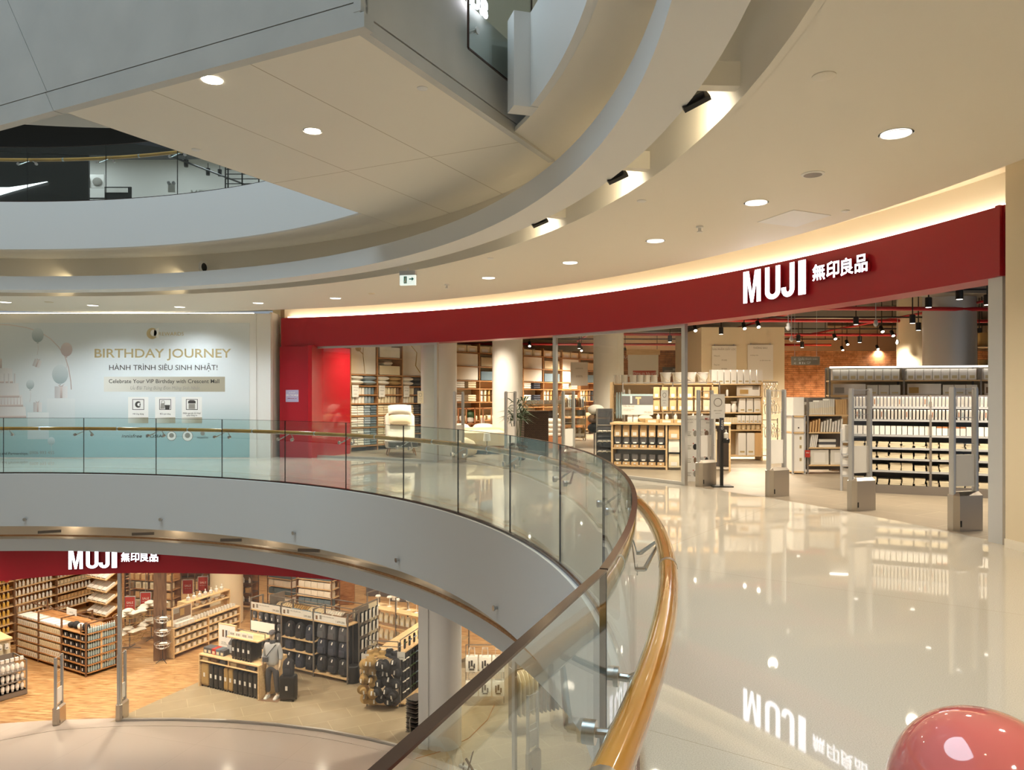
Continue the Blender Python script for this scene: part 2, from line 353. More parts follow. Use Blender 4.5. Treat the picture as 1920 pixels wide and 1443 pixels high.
framed('window_4', [ol(x) for x in (858, 960, 1062, 1166)], ZL, -2.74, RL, 'curved glass front of the lower shop past the round column', [ol(960)])
# aluminium jamb at the near end of the upper shop front
struct(MB().box(-.07, .07, -.09, .09, 0, 2.77, FR(*pol(14.93, 12.4), 12)).obj('trim_11', 'alu_paint', smooth=False), 'grey metal jamb at the near end of the shop front')

# round columns
def column(p, r, z0, z1, m, label):
    o = struct(MB().lathe([(r, z0), (r, z1)], 40, c=(p[0], p[1])).obj('column', m)); o['label'] = label; return o
column(px3(823, 742, 18.55), .435, 0, 4.4, 'paint_white', 'pale round column behind the end of the first shop window')
column(px3(951.5, 742, 21.5), .43, 0, 4.4, 'paint_white', 'white round column behind the potted palm')
column(px3(1141, 742, 22.2), .44, 0, 4.4, 'paint_white', 'round column lit by a bright spot behind the dispenser counter')
column(px3(1780, 742, 17.4), .545, 0, 4.4, 'alu_paint', 'thick grey column behind the stationery racks')
column(px3(1716, 742, 20.5), .45, 0, 4.4, 'paint_wall', 'beige column behind the thick grey column')
column((px3(831, 742, 17.35)), .42, ZL, -1.68, 'paint_white', 'pale round column between the lower shop windows')
struct(MB().box(-.14, .10, -.06, .12, ZL, -1.7, FR(*px3(797, 742, 17.1)[:2], 0, -20)).obj('trim_12', 'paint_white', smooth=False))
column((at(425, 1165, ZL)), .55, ZL, -1.9, 'paint_wall', 'beige round column at the end of the ceramics counter')
def block(p, w, d, z0, z1, m, label, deg=0, nm='column'):
    return struct(MB().box(-w/2, w/2, -d/2, d/2, z0, z1, FR(p[0], p[1], 0, deg)).obj(nm, m, smooth=False), label)
block(at(300, 1234, ZL), .36, .36, ZL, -1.9, 'dark_wood', 'dark timber post beside the wire basket stand', 25)
block((-14.15, 26.9), .38, .38, ZL, -1.9, 'dark_wood', 'dark timber post behind the glass bottle rack', 25)
block(at(645, 1128, ZL), .8, .8, ZL, -1.9, 'mid_wood', 'brown timber block far inside the lower shop', 10)

# brick wall and cream partition of the upper shop
struct(MB().box(0, 16, 0, .3, 0, 3.15, FR(*px3(1148, 742, 27)[:2], 0, 2)).obj('wall_back', 'brick', smooth=False), 'rough red brick wall at the back of the upper shop')
o = struct(MB().box(px3(1315, 0, 22)[0], px3(1471, 0, 22)[0], 22, 25.5, 0, 3.52).obj('wall_back', 'paint_wall', smooth=False), 'cream partition block carrying two notices')

# bridge with escalator landing above
zs = 4.38; P, Q = at(680, 52, zs), at(1037, 299, zs)
vdir = Vector((Q[0]-P[0], Q[1]-P[1], 0)); L = vdir.length; vd = math.degrees(math.atan2(vdir.y, vdir.x))
BF = FR(P[0], P[1], 0, vd)                  # x along the bridge, y across it (to the far side)
W = 3.75
struct(MB().box(0, 8.8, 0, W, zs-.01, zs+.08).obj('ceiling', mat('soffit', (.76, .67, .52), .5, fn=tiled((.86, .80, .68), (.85, .79, .67), (.50, .41, .28), 2.9, 1.25, .006, offset=0.)), M=BF, smooth=False), 'flat cream underside of the bridge')
struct(MB().box(-.05, L, -.02, .06, zs-.03, zs+.085, BF).box(0, L, -.02, .06, zs+.10, ZU+.02, BF).obj('wall_front', 'cladding', smooth=False), 'pale side face of the bridge')
struct(MB().box(-.062, .06, -.062, .06, zs-.031, zs+.085, BF).box(-.062, .0, -.03, .04, zs+.1, 7.9, BF).obj('trim_13', 'cladding', smooth=False))
struct(MB().box(0, L, 0, .05, zs+.08, zs+.11, BF).obj('trim_13', 'seam', smooth=False))
pj = at(156, 221, zs); sj = (Vector(pj)-Vector(P)).length
AF = BF @ Matrix.Rotation(math.radians(90), 4, 'Z')   # x along the end edge (away left), -y towards the viewer... 
b = MB(); sl = .62
for s0, s1, z0, z1 in ((-.02, sj-.012, zs-.03, zs+.17), (sj+.0, 16, zs-.03, zs+.17)):
    b.rings([[(s0, y, z0), (s1, y, z0), (s1+(z1-z0)*sl if s1 < 16 else s1, y, z1), (s0+((z1-z0)*sl if s0 > 0 else 0), y, z1)] for y in (-.04, .06)], M=AF)
z0 = zs+.18; z1 = 8.0
for s0, s1 in ((-.02, sj-.012+.17*sl), (sj+.17*sl, 16)):
    b.rings([[(s0, y, z0), (s1, y, z0), (s1+(z1-z0)*sl if s1 < 16 else s1, y, z1), (s0+((z1-z0)*sl if s0 > 0 else 0), y, z1)] for y in (-.04, .06)], M=AF)
struct(b.obj('wall_front', 'cladding', smooth=False), 'large grey cladding panels of the escalator landing')
struct(MB().box(0, 16, -.02, .05, zs+.05, 7.9, AF).obj('trim_14', 'seam', smooth=False))
# ------------------------------------------------------------------ glass balustrades
def balustrade(name, zb, joints, label, notice=()):
    o = empty(name, Matrix.Identity(4), label, 'railing')
    for i, (a, c) in enumerate(zip(joints, joints[1:])):
        p, q = pol(10.12, a), pol(10.12, c); Lg = math.dist(p, q); M = FAB(p, q); g0 = (c-a)*.004
        sw = lambda r, z0, z1, t0, t1, n=10: MB().sweep([(10.12-r, z0), (10.12+r, z0), (10.12+r, z1), (10.12-r, z1)], t0, t1, n)
        g = sw(.008, zb+.03, zb+1.098, a+g0, c-g0, 1 if a < -16 else 10).obj('glass_panel', 'glass_rail', o)
        sw(.0105, zb+1.098, zb+1.103, a+g0*.8, c-g0*.8, 1 if a < -16 else 10).obj('edge_strip', 'bronze', g); sw(.0085, zb+.03, zb+1.1, a+g0*.1, a+g0, 1).obj('edge_strip', 'black', g)
        sw(.02, zb, zb+.045, a, c).obj('base_channel', 'bronze', o)
        if i in notice:
            t = text('notice', 'Xin vui lòng không tựa vào lan can\nPlease do not lean on the glass', .042, 'ink_grey', g, FR(*pol(10.1075, a+(c-a)*notice[i], zb+1.0), a+(c-a)*notice[i]-90), align='CENTER', ext=.0003)
    t0, t1 = joints[0], joints[-1]; n = int(abs(t1-t0)/1.2)
    MB().tube([pol(10.245, t0+(t1-t0)*i/n, zb+.89) for i in range(n+1)], .034, 14).obj('handrail', 'rail_wood', o)
    for a in joints[1:-1]:
        b = MB()
        for s in (-1, 1):
            d = pol(10.13, a+s*1.0, zb+.775); d0 = pol(10.105, a+s*1.0, zb+.775); e = pol(10.165, a+s*.98, zb+.775); r = pol(10.238, a+s*.12, zb+.868)
            b.tube([d0, pol(10.134, a+s*1.0, zb+.775)], .027, 16); b.tube([d, e], .011, 10); b.tube([e, r], [.011, .007], 8)
        b.obj('rail_bracket', 'steel', o)
        MB().tube([pol(10.245, a-3.6-.1, zb+.89), pol(10.245, a-3.6+.1, zb+.89)], .0352, 14).obj('rail_collar', 'steel', o)
    return o
JS = [oncirc(x, 10.1) for x in (5, 155.5, 291, 414.5, 532.5, 646.4, 754, 856, 953, 1046)]
JS = [JS[0]+9*k for k in (9, 8, 7, 6, 5, 4, 3, 2, 1)]+JS+[2.5, -6.9, -16.25, -25, -34, -43, -52]
JS = [j for j in JS if j > -53]
balustrade('glass_balustrade', 0, JS, 'curved glass balustrade with wooden handrail along the gallery edge at eye level', {len(JS)-6: .55, len(JS)-5: .74, 18: .28, 17: .18})
JU = [oncirc(x, 10.1) for x in (-90, 50, 197, 331, 452, 565)]
balustrade('glass_balustrade', ZU, [JU[0]+18, JU[0]+9]+JU, 'glass balustrade of the upper floor in front of the black shop front')
# bridge glass with standoff bolts; glowing mirrored letters imitate a sign's reflection
o = empty('glass_screen', BF, 'glass screen bolted to the side of the bridge, with white letters imitating a sign reflection', 'glass screen')
xg0 = 1.46; xg1 = 2.84
MB().box(xg0, xg1, -.11, -.095, 4.80, 6.5).obj('glass_panel', 'glass_rail', o, smooth=False)
MB().box(xg0-.012, xg0, -.112, -.093, 4.80, 6.5).box(xg0, xg1, -.112, -.093, 4.79, 4.802).box(xg1, xg1+.012, -.112, -.093, 4.80, 6.5).obj('edge_strip', 'bronze', o, smooth=False)
for x, z in ((xg0+.14, 5.02), (xg1-.1, 4.95), (xg1-.1, 5.62)):
    MB().lathe([(.035, 0), (.035, .012), (.016, .02), (.016, .11)], 16, M=Matrix.Translation((x, -.125, z)) @ Matrix.Rotation(-math.pi/2, 4, 'X')).obj('bolt', 'steel', o)
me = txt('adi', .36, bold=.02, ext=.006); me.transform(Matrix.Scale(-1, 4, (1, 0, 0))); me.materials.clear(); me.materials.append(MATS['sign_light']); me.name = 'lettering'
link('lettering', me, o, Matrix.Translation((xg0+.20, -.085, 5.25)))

# ------------------------------------------------------------------ ceiling fixtures
def downlight(p, r, e, label, col=(1, .88, .70)):
    o = empty('downlight', FR(p[0], p[1], p[2]), label, 'ceiling light', 'round downlights in the gallery ceiling')
    MB().lathe([(r*1.08, -.006), (r*1.08, 0), (r*.93, 0), (r*.93, -.010), (r*1.0, -.012)], 28, cap0=False, cap1=False).obj('trim_ring', 'white', o)
    MB().lathe([(r*.94, -.003), (r*.94, -.001)], 28).obj('reflector', 'lamp_soft', o)
    if e: lamp('downlight_beam', 'SPOT', (0, 0, -.03), e, col, o, spot_size=math.radians(140), spot_blend=.8, shadow_soft_size=r*.8)
    return o
DL = [((1680, 250), 'largest of the round downlights, nearest the camera end'), ((1418, 379.5), 'round downlight beside the square ceiling hatch'), ((1229, 451), 'round downlight beside the small sprinkler'),
      ((1069, 492), 'round downlight in front of the long red band, fourth from the largest'), ((916, 520.5), 'round downlight beside the hanging exit sign, towards the big sign'), ((629, 558.5), 'round downlight above the end of the red band'),
      ((484, 567.5), 'round downlight above the hoarding edge'), ((337, 575), 'round downlight over the hoarding lettering'), ((174, 572), 'round downlight over the hoarding balloons'), ((10, 566), 'round downlight over the hoarding cake')]
for (px, py), lb in DL: downlight(at(px, py, 3.6), .12, 190 if px > 500 else 230, lb, (1, .88, .70) if px > 500 else (.86, .95, 1))
for t in (-6, -22, -38, -55, 118, 132): downlight(pol(12.6, t, 3.6), (.12), 175, 'round downlight of the gallery beyond the picture')
def flat_disc(name, px, py, r, m, label, cat, z=3.6, h=.012):
    p = at(px, py, z); o = MB().lathe([(r*.8, -h), (r, -h*.5), (r, 0)], 24).obj(name, m, None, FR(*p)); return tag(o, label, cat)
o = flat_disc('ceiling_speaker', 1524, 326, .105, 'white', 'round ceiling speaker with grey grille', 'speaker')
MB().lathe([(.082, -.0135), (.082, -.011)], 24).obj('grille', 'grey_metal', o)
flat_disc('ceiling_cover', 1545, 142, .075, 'paint_cream', 'plain round blank cover on the ceiling near the floodlights', 'ceiling cover')
flat_disc('ceiling_cover', 1585, 395, .045, 'white', 'small blank cover beside the square ceiling hatch', 'ceiling cover')
flat_disc('ceiling_cover', 1203, 376, .05, 'white', 'small blank cover between floodlights and sprinkler', 'ceiling cover')
flat_disc('ceiling_cover', 920, 484, .05, 'white', 'small blank cover above the exit sign', 'ceiling cover')
flat_disc('ceiling_cover', 697, 550, .07, 'paint_wall', 'dull round cover beside the downlight at the red band end', 'ceiling cover')
flat_disc('ceiling_cover', 92, 566, .09, 'paint_wall', 'dull round cover above the hoarding balloons', 'ceiling cover')
flat_disc('ceiling_cover', 792, 165, .05, 'white', 'unlit round cover on the underside of the bridge', 'ceiling cover', z=zs-.01)
flat_disc('ceiling_cover', 368, 280, .05, 'white', 'small white cover near the far edge of the bridge underside', 'ceiling cover', z=zs-.01)
for px, py, lb in ((1312, 424, 'small white sprinkler head under the ceiling in front of the big sign'), (838, 533, 'small white sprinkler head beside the exit sign')):
    p = at(px, py, 3.6); o = tag(MB().lathe([(.045, 0), (.045, -.02), (.02, -.025), (.02, -.06), (.035, -.065), (.035, -.075)], 16).obj('sprinkler', 'white', None, FR(*p)), lb, 'sprinkler')
pc = [at(1420, 416, 3.6), at(1488, 393, 3.6), at(1558, 403, 3.6), at(1492, 425, 3.6)]
tag(MB().add([(*q[:2], 3.595) for q in pc]+[(*q[:2], 3.6) for q in pc], [(0, 1, 2, 3), (0, 1, 5, 4), (1, 2, 6, 5), (2, 3, 7, 6), (3, 0, 4, 7)]).obj('ceiling_hatch', 'white', smooth=False), 'square white hatch in the ceiling above the big sign', 'hatch')
bl = at(586, 245, zs-.01)
o = empty('downlight', FR(*bl), 'bright round downlight in the underside of the bridge', 'ceiling light')
MB().lathe([(.1, -.008), (.1, 0), (.08, 0), (.08, -.01)], 28, cap0=False, cap1=False).obj('trim_ring', 'white', o)
MB().lathe([(.085, -.004), (.085, -.001)], 28).obj('reflector', 'lamp_warm', o)
lamp('downlight_beam', 'SPOT', (0, 0, -.03), 60, WARM, o, spot_size=2.4, spot_blend=.8, shadow_soft_size=.08)
bl = at(398, 150, zs-.01)
o = tag(MB().lathe([(.09, -.004), (.09, 0)], 24).obj('downlight', 'lamp_warm', None, FR(*bl)), 'downlight half hidden behind the edge of the bridge', 'ceiling light')
# exit sign
p = px3(765, 523, 12.3); o = empty('exit_sign', FR(p[0], p[1], p[2], -12), 'hanging white exit sign with green pictogram', 'exit sign')
MB().box(-.13, .13, -.03, .03, -.10, .06).obj('sign_box', 'exit_green', o, smooth=False)
MB().box(-.135, .135, -.035, .035, .06, .13).obj('housing', 'alu_paint', o, smooth=False)
b = MB(); b.box(-.06, -.01, -.033, -.03, -.075, .04); b.box(.03, .085, -.033, -.03, -.014, .004).prism([(.075, -.04), (.11, -.005), (.075, .03)], .003, Matrix.Translation((0, -.033, 0)))
b.obj('pictogram', 'tealgreen', o, smooth=False)
b = MB(); b.ball((-.033, -.035, .022), .009, .002, .009, 8, 6).box(-.042, -.026, -.0345, -.033, -.03, .011).box(-.05, -.036, -.0345, -.033, -.062, -.03).box(-.03, -.02, -.0345, -.033, -.07, -.03)
b.obj('pictogram', 'white', o)
MB().box(-.01, .01, -.01, .01, .13, 3.6-p[2]).obj('hanger', 'white', o, smooth=False)
# floodlights on little beams in the slot between ring and ceiling
for i, (bx, by, lx, ly, lb) in enumerate(((1362, 158, 1310, 186, 'black floodlight nearest the camera, glowing, under the ring trim'), (1190, 312, 1150, 331, 'black floodlight in the middle of the three by the ring trim'), (1040, 403, 1003, 418, 'black floodlight farthest along the ring trim, above the shop sign'))):
    p = at(bx, by, 3.72); t = ang(p[0], p[1])
    o = tag(MB().box(-.52, .03, -.05, .05, 3.69, 3.86).obj('support_beam', 'paint_cream', None, FR(*pol(11.12, t)[:2], 0, t), smooth=False), 'short cream beam carrying the '+lb.split(',')[0].replace('black ', ''), 'beam')
    q = at(lx, ly, 3.66); tq = ang(q[0], q[1])
    o = empty('floodlight', FR(*pol(10.86, t+1.3, 3.70), t-90), lb, 'floodlight')
    Mr = Matrix.Rotation(math.radians(38), 4, 'Y') @ Matrix.Rotation(math.radians(30), 4, 'X')
    MB().box(-.14, .14, -.10, .10, 0, .035, Mr).box(-.10, .10, -.07, .07, .035, .07, Mr).obj('housing', 'black', o, smooth=False)
    MB().box(-.12, .12, -.085, .085, -.004, 0, Mr).obj('lens', 'lamp_warm', o, smooth=False)
    MB().tube([Mr @ Vector((-.1, 0, .05)), (-.1, 0, .12), (0, .03, .16)], .012, 6).obj('bracket', 'black', o)
    lamp('flood_beam', 'SPOT', pol(10.9, t+1.5, 3.72), 18, (1, .82, .5), None, aim=pol(11.25, t+4.5, 3.58), spot_size=2.3, spot_blend=1., shadow_soft_size=.06)
for t in (14, 5, -8, -20, 75, 88, 100):      # further floods of the same slot, hidden by the ring
    lamp('flood_beam', 'SPOT', pol(10.95, t, 3.95), 9, (1, .82, .5), None, aim=pol(11.2, t+4, 3.6), spot_size=2.6, spot_blend=1., shadow_soft_size=.06)
for t in range(-20, 125, 12):                # uplights of the lower recess
    lamp('recess_lamp', 'POINT', pol(10.95, t, -1.12), 1.3, (1, .75, .5), None, shadow_soft_size=.05)
for t in list(range(40, 125, 9))+[20, 0, -30, 150, 180, 210]:   # downlights of the storey below, out of sight above its hall
    lamp('downlight_beam', 'SPOT', pol(12.3, t, -1.72), 75, (1, .9, .76), None, aim=pol(12.3, t, -6), spot_size=math.radians(150), spot_blend=1., shadow_soft_size=.06)
# led strip in the cove over the red band
struct(MB().sweep([(14.90, 3.495), (14.96, 3.495), (14.96, 3.515), (14.90, 3.515)], 75, 12, 70).obj('trim_15', mat('cove_led', (1, 1, 1), emit=((1, .86, .62), 8))), 'warm light strip lying on top of the red band')
struct(MB().box(-18, -6.4, HY+.08, HY+.14, 3.565, 3.585).obj('trim_15', 'cove_led', smooth=False))
# slab edge studs
for px, py in ((48.5, 973), (303.5, 973), (553.5, 998.5), (748, 1049), (933, 1139)):
    t = oncirc(px, 10.06); x, y, _ = pol(10.06, t); z = EYE-(py-HOR)*y/FPX
    o = MB().lathe([(.018, 0), (.018, .03), (.032, .04), (.032, .055)], 14, M=Matrix.Rotation(math.pi/2, 4, 'X')).obj('wall_stud', 'steel', None, FR(x, y, z, t-90))
    tag(o, 'small round steel stud on the white slab edge', 'stud', 'steel studs along the slab edge')
o = tag(MB().lathe([(.13, 0), (.13, .03), (.10, .04), (.05, .02)], 20, M=Matrix.Rotation(math.pi/2, 4, 'X')).obj('air_nozzle', 'white', None, FR(*px3(380, 501, 15.2), 75)), 'round white air nozzle above the ring trim', 'air vent')
MB().lathe([(.085, .0345), (.085, .036)], 16, M=Matrix.Rotation(math.pi/2, 4, 'X')).obj('duct_opening', 'black', o)
for px, py in ((90, 996), (265, 998), (430, 1006), (575, 1026)):
    t = oncirc(px, 10.4); x, y, _ = pol(10.45, t)
    tag(MB().box(-.2, .2, -.02, .02, -1.2, -1.15).obj('rod_bracket', 'grey_metal', None, FR(x, y, 0, t-65), smooth=False), 'small metal arm over the recess below the slab edge', 'bracket', 'metal arms in the lower recess')

# ------------------------------------------------------------------ lit signs
def poly_letter(ch):
    b = MB()
    R_ = lambda x0, x1, z0, z1: b.box(x0, x1, 0, 1, z0, z1)
    if ch == 'M':
        R_(0, .23, 0, 1); R_(.77, 1, 0, 1); b.prism([(.12, 1), (.33, 1), (.57, .0), (.43, .0)], 1); b.prism([(.67, 1), (.88, 1), (.57, 0), (.43, 0)], 1)
    elif ch in 'UJ':
        st = .30 if ch == 'U' else .36; out = []; inn = []
        for k in range(13):
            a = math.pi+math.pi*k/12; out.append((.5+.5*math.cos(a), .24+.24*math.sin(a))); inn.append((.5+(.5-st)*math.cos(a), .25+.10*math.sin(a)))
        lz = 1 if ch == 'U' else .30
        b.prism([(0, lz)]+out+[(1, 1), (1-st, 1)]+inn[::-1]+[(st, lz)], 1)
    elif ch == 'I': R_(0, 1, 0, 1)
    return b
def lit_sign(name, spans, cjk, Rf, z0, z1, c0, c1, label):
    o = empty(name, Matrix.Identity(4), label, 'sign')
    ocf = lambda px: min((abs(pol(Rf(t), t)[0]*FPX/pol(Rf(t), t)[1]+960-px), t) for t in [i*.02 for i in range(800, 5200)])[1]
    for ch, a, c in spans+[(k, cjk[0]+(cjk[1]-cjk[0])*(i+.04)/4, cjk[0]+(cjk[1]-cjk[0])*(i+.96)/4) for i, k in enumerate('無印良品')]:
        ta, tc = ocf(a), ocf(c); p, q = pol(Rf(ta)-.07, ta), pol(Rf(tc)-.07, tc); wd = math.dist(p, q)
        if ch in 'MUJI':
            me = poly_letter(ch).mesh('letter', 'sign_light', smooth=False); S = Matrix.Diagonal((wd, .035, z1-z0, 1)); zz = z0
        else:
            me = txt(ch, 1., bold=.022, ext=.5, align='LEFT'); me.materials.clear(); me.materials.append(MATS['sign_light'])
            xs = [v.co.x for v in me.vertices]; zsv = [v.co.z for v in me.vertices]
            me.transform(Matrix.Translation((-min(xs), .5, -min(zsv)))); S = Matrix.Diagonal((wd/(max(xs)-min(xs)), .05, (c1-c0)/(max(zsv)-min(zsv)), 1)); zz = c0
        me.transform(S); me.materials.append(MATS['red_panel'])
        for f in me.polygons: f.material_index = 0 if f.normal.y < -.5 else 1
        link('letter', me, o, FAB(p, q, zz))
    return o
lit_sign('shop_sign', [('M', 1400, 1433), ('U', 1441, 1470), ('J', 1472, 1496.5), ('I', 1504, 1518)], (1529, 1636), lambda t: 14.84, 2.945, 3.425, 3.10, 3.325, 'large white backlit lettering on the long red band of the upper shop')
lit_sign('shop_sign', [('M', 131, 158), ('U', 164, 187), ('J', 188, 208), ('I', 212, 222)], (229, 300), RL, -2.63, -2.18, -2.49, -2.26, 'white backlit lettering on the red band of the lower shop')

# ------------------------------------------------------------------ hoarding print
def mu(px, py): k = (HY-.0)/FPX; return ((px-960)*k, EYE+(HOR-py)*k)
def U(px): return px*HY/FPX
mural = empty('hoarding_print', Matrix.Translation((0, HY-.004, 0)), 'large pale birthday advertisement printed on the hoarding', 'poster')
def gradmat(name, c1, c2, axis=2, lo=0., hi=1., rough=.5):
    def fn(nt, b):
        s = nd(nt, 'ShaderNodeSeparateXYZ'); nt.links.new(coords(nt, 'Generated'), s.inputs[0]); nt.links.new(ramp(nt, s.outputs[axis], (lo, c1), (hi, c2)), b.inputs['Base Color'])
    return mat(name, c1, rough, fn=fn)
gradmat('print_sheet', (.30, .46, .48), (.66, .70, .71), 2, .12, .42)
gradmat('print_balloon', (.30, .36, .37), (.62, .68, .69), 2)
gradmat('print_rose', (.42, .33, .31), (.66, .58, .55), 2)
gradmat('print_box', (.48, .46, .46), (.72, .71, .70), 0)
gradmat('print_gold', (.68, .66, .60), (.36, .32, .24), 0, .0, .75)
gradmat('print_plinth', (.50, .56, .58), (.70, .73, .73), 2)
x0, z0_ = mu(-60, 857); x1, z1_ = mu(468, 605)
MB().box(-17, x1, -.001, .003, .02, z1_).obj('sheet', 'print_sheet', mural, smooth=False)
def mt(body, px, py, hpx, m='ink', wpx=None, **kw):   # a line of text centred at px with baseline py
    me = txt(body, U(hpx)*1.38, ext=.0008, **kw); me.materials.clear(); me.materials.append(MATS[m]); me.name = 'lettering'
    xs = [v.co.x for v in me.vertices]
    if wpx: me.transform(Matrix.Scale(U(wpx)/(max(xs)-min(xs)), 4, (1, 0, 0)))
    x, z = mu(px, py); return link('lettering', me, mural, T(x, -.004, z))
def mp(name, pts, m, d=0.): return MB().prism([mu(*p) for p in pts], .002).obj(name, m, mural, T(0, -.003-d, 0), smooth=False)
def ell(name, px, py, rx, ry, m, d=0., n=24): return mp(name, [(px+rx*math.cos(2*math.pi*k/n), py+ry*math.sin(2*math.pi*k/n)) for k in range(n)], m, d)
def strip(pts, wd, m, name='line', d=0.): return MB().tube([(*mu(*p)[:1], 0, mu(*p)[1]) for p in pts], U(wd)/2, 6, ell=(1, 1)).obj(name, m, mural, Matrix.Translation((0, -.001-d, 0)) @ Matrix.Diagonal((1, .1, 1, 1)))
mt('BIRTHDAY JOURNEY', 304.5, 670, 17, 'gold', 256, bold=.012)
mt('HÀNH TRÌNH SIÊU SINH NHẬT!', 306.5, 693.5, 10, 'ink', 203)
mp('banner', [(195, 706), (422, 706), (422, 734), (195, 734)], 'print_gold')
mt('Celebrate Your VIP Birthday with Crescent Mall', 308, 718, 7.6, 'ink', 207, bold=.006)
mt('Ưu Đãi Tưng Bừng Đón Mừng Sinh Nhật', 309, 730, 6.5, 'ink_grey', 130, shear=.25)
mt('REWARDS', 321, 629, 7, 'gold', 47, space=1.1)
for cx_, cy_, r, m, d in ((285.5, 625, 10.5, 'gold', .0), (288.5, 624, 6.2, 'poster', .003)): ell('emblem', cx_, cy_, r, r, m, d)
mp('emblem', [(289, 619), (298, 614), (298, 634), (289, 629)], 'poster', .003)
for k, (bx, lab) in enumerate(((259.5, 'Mở ứng dụng'), (310, 'Đổi quà tặng'), (360, 'Nhận quà tại cửa hàng/\nquầy thông tin'))):
    mp('panel', [(bx-19, 744), (bx+19, 744), (bx+19, 793), (bx-19, 793)], 'poster')
    mp('panel', [(bx-19, 782), (bx+19, 782), (bx+19, 793), (bx-19, 793)], 'print_gold', .002)
    for a, c, e, g in ((-11, 748, 11, 749), (-11, 767, 11, 768), (-11, 748, -10, 768), (10, 748, 11, 768)): mp('icon', [(bx+a, c), (bx+e, c), (bx+e, g), (bx+a, g)], 'ink', .002)
    mt(lab, bx, 777 if k < 2 else 775.5, 3, 'ink', 20 if k < 2 else 33)
ell('icon', 259.5, 758, 6, 6, 'ink', .002); ell('icon', 261, 758, 3.2, 3.2, 'poster', .004); mp('icon', [(262, 755), (267, 752), (267, 764), (262, 761)], 'poster', .004)
mp('icon', [(302, 756), (309, 755), (309, 766), (301, 766)], 'ink_grey', .002); strip([(303, 756), (304, 751), (308, 751), (309, 756)], 1, 'ink', 'icon', .002); mp('icon', [(309, 759), (319, 759), (318, 767), (310, 767)], 'ink', .002)
mp('icon', [(353, 752), (356, 750), (364, 750), (367, 752), (367, 756), (353, 756)], 'ink', .002); mp('icon', [(354, 757), (366, 757), (366, 766), (354, 766)], 'ink_grey', .003)
mt('innisfree', 247, 820, 6.5, 'ink', 38, shear=.2); mt("L'OSIA", 289, 820, 6, 'ink', 31); mt('MORICO', 380, 822, 3.5, 'ink', 20, space=1.2)
for cx_, r in ((322, 9), (352, 10)):
    ell('seal', cx_, 817, r, r, 'ink_grey', .002); ell('seal', cx_, 817, r-1, r-1, 'poster', .003); ell('seal', cx_, 816, r*.5, r*.5, 'ink_grey', .005)
ell('seal', 380, 812, 4, 4, 'ink_grey', .002)
mt('Leasing and Partnerships:', 17, 852, 5, 'ink', 72); mt('0906 993 455', 79, 851, 6, 'ink_grey', 46)
strip([(-40, 616), (-10, 608), (20, 609), (50, 614), (75, 622), (95, 635), (110, 650), (122, 668), (129, 690), (133, 715), (134, 730)], 2, 'print_rose')
for cx_, cy_, rx, ry, m in ((71, 628, 11, 13.5, 'print_balloon'), (125, 655, 11, 13, 'print_rose'), (113, 701.5, 15, 18, 'print_balloon'), (57, 720.5, 7.5, 9, 'print_balloon'), (96.5, 826.5, 7, 7.5, 'print_balloon')):
    ell('balloon', cx_, cy_, rx, ry, m, .002); mp('balloon', [(cx_-2, cy_+ry+2), (cx_+2, cy_+ry+2), (cx_, cy_+ry-2)], m, .002)
    strip([(cx_, cy_+ry+2), (cx_+1, cy_+ry+12), (cx_-1, cy_+ry+24)], .5, 'print_rose')
def gift(cx_, cy_, hw, hh, rot=0.):
    r = math.radians(rot); f = lambda x, y: (cx_+x*math.cos(r)-y*math.sin(r), cy_+x*math.sin(r)+y*math.cos(r))
    mp('gift', [f(-hw, -hh), f(hw, -hh), f(hw, hh), f(-hw, hh)], 'print_box', .004); mp('gift', [f(-hw*.15, -hh), f(hw*.2, -hh), f(hw*.2, hh), f(-hw*.15, hh)], 'print_rose', .006)
    mp('gift', [f(-hw*.6, -hh*1.4), f(0, -hh), f(hw*.6, -hh*1.5), f(hw*.2, -hh*.95), f(-hw*.2, -hh*.95)], 'print_rose', .006)
mp('plinth', [(88, 747), (141, 747), (141, 800), (88, 800)], 'print_plinth', .002); mp('plinth', [(52, 773), (92, 773), (92, 823), (52, 823)], 'print_plinth', .003)
gift(115, 735, 12, 11); gift(70, 681, 7, 7, 20); gift(71, 763, 8, 9)
for yb, yt, xr in ((783, 762, 48), (762, 740, 42), (745, 718, 35), (718, 690, 23)):
    mp('cake', [(-40, yt), (xr, yt), (xr+2, yb), (-40, yb)], 'print_box', .004+.001*xr/50); mp('cake', [(-40, yb-4), (xr+2, yb-4), (xr+2, yb), (-40, yb)], 'print_rose', .008)
for i in range(7): gift(3+i*6, 753, 2.6, 8)
mp('cake', [(-6, 672), (4, 672), (4, 692), (-6, 692)], 'print_rose', .004)
for x in (8, 16, 27): mp('cake', [(x, 700), (x+3, 700), (x+3, 718), (x, 718)], 'print_box', .009)

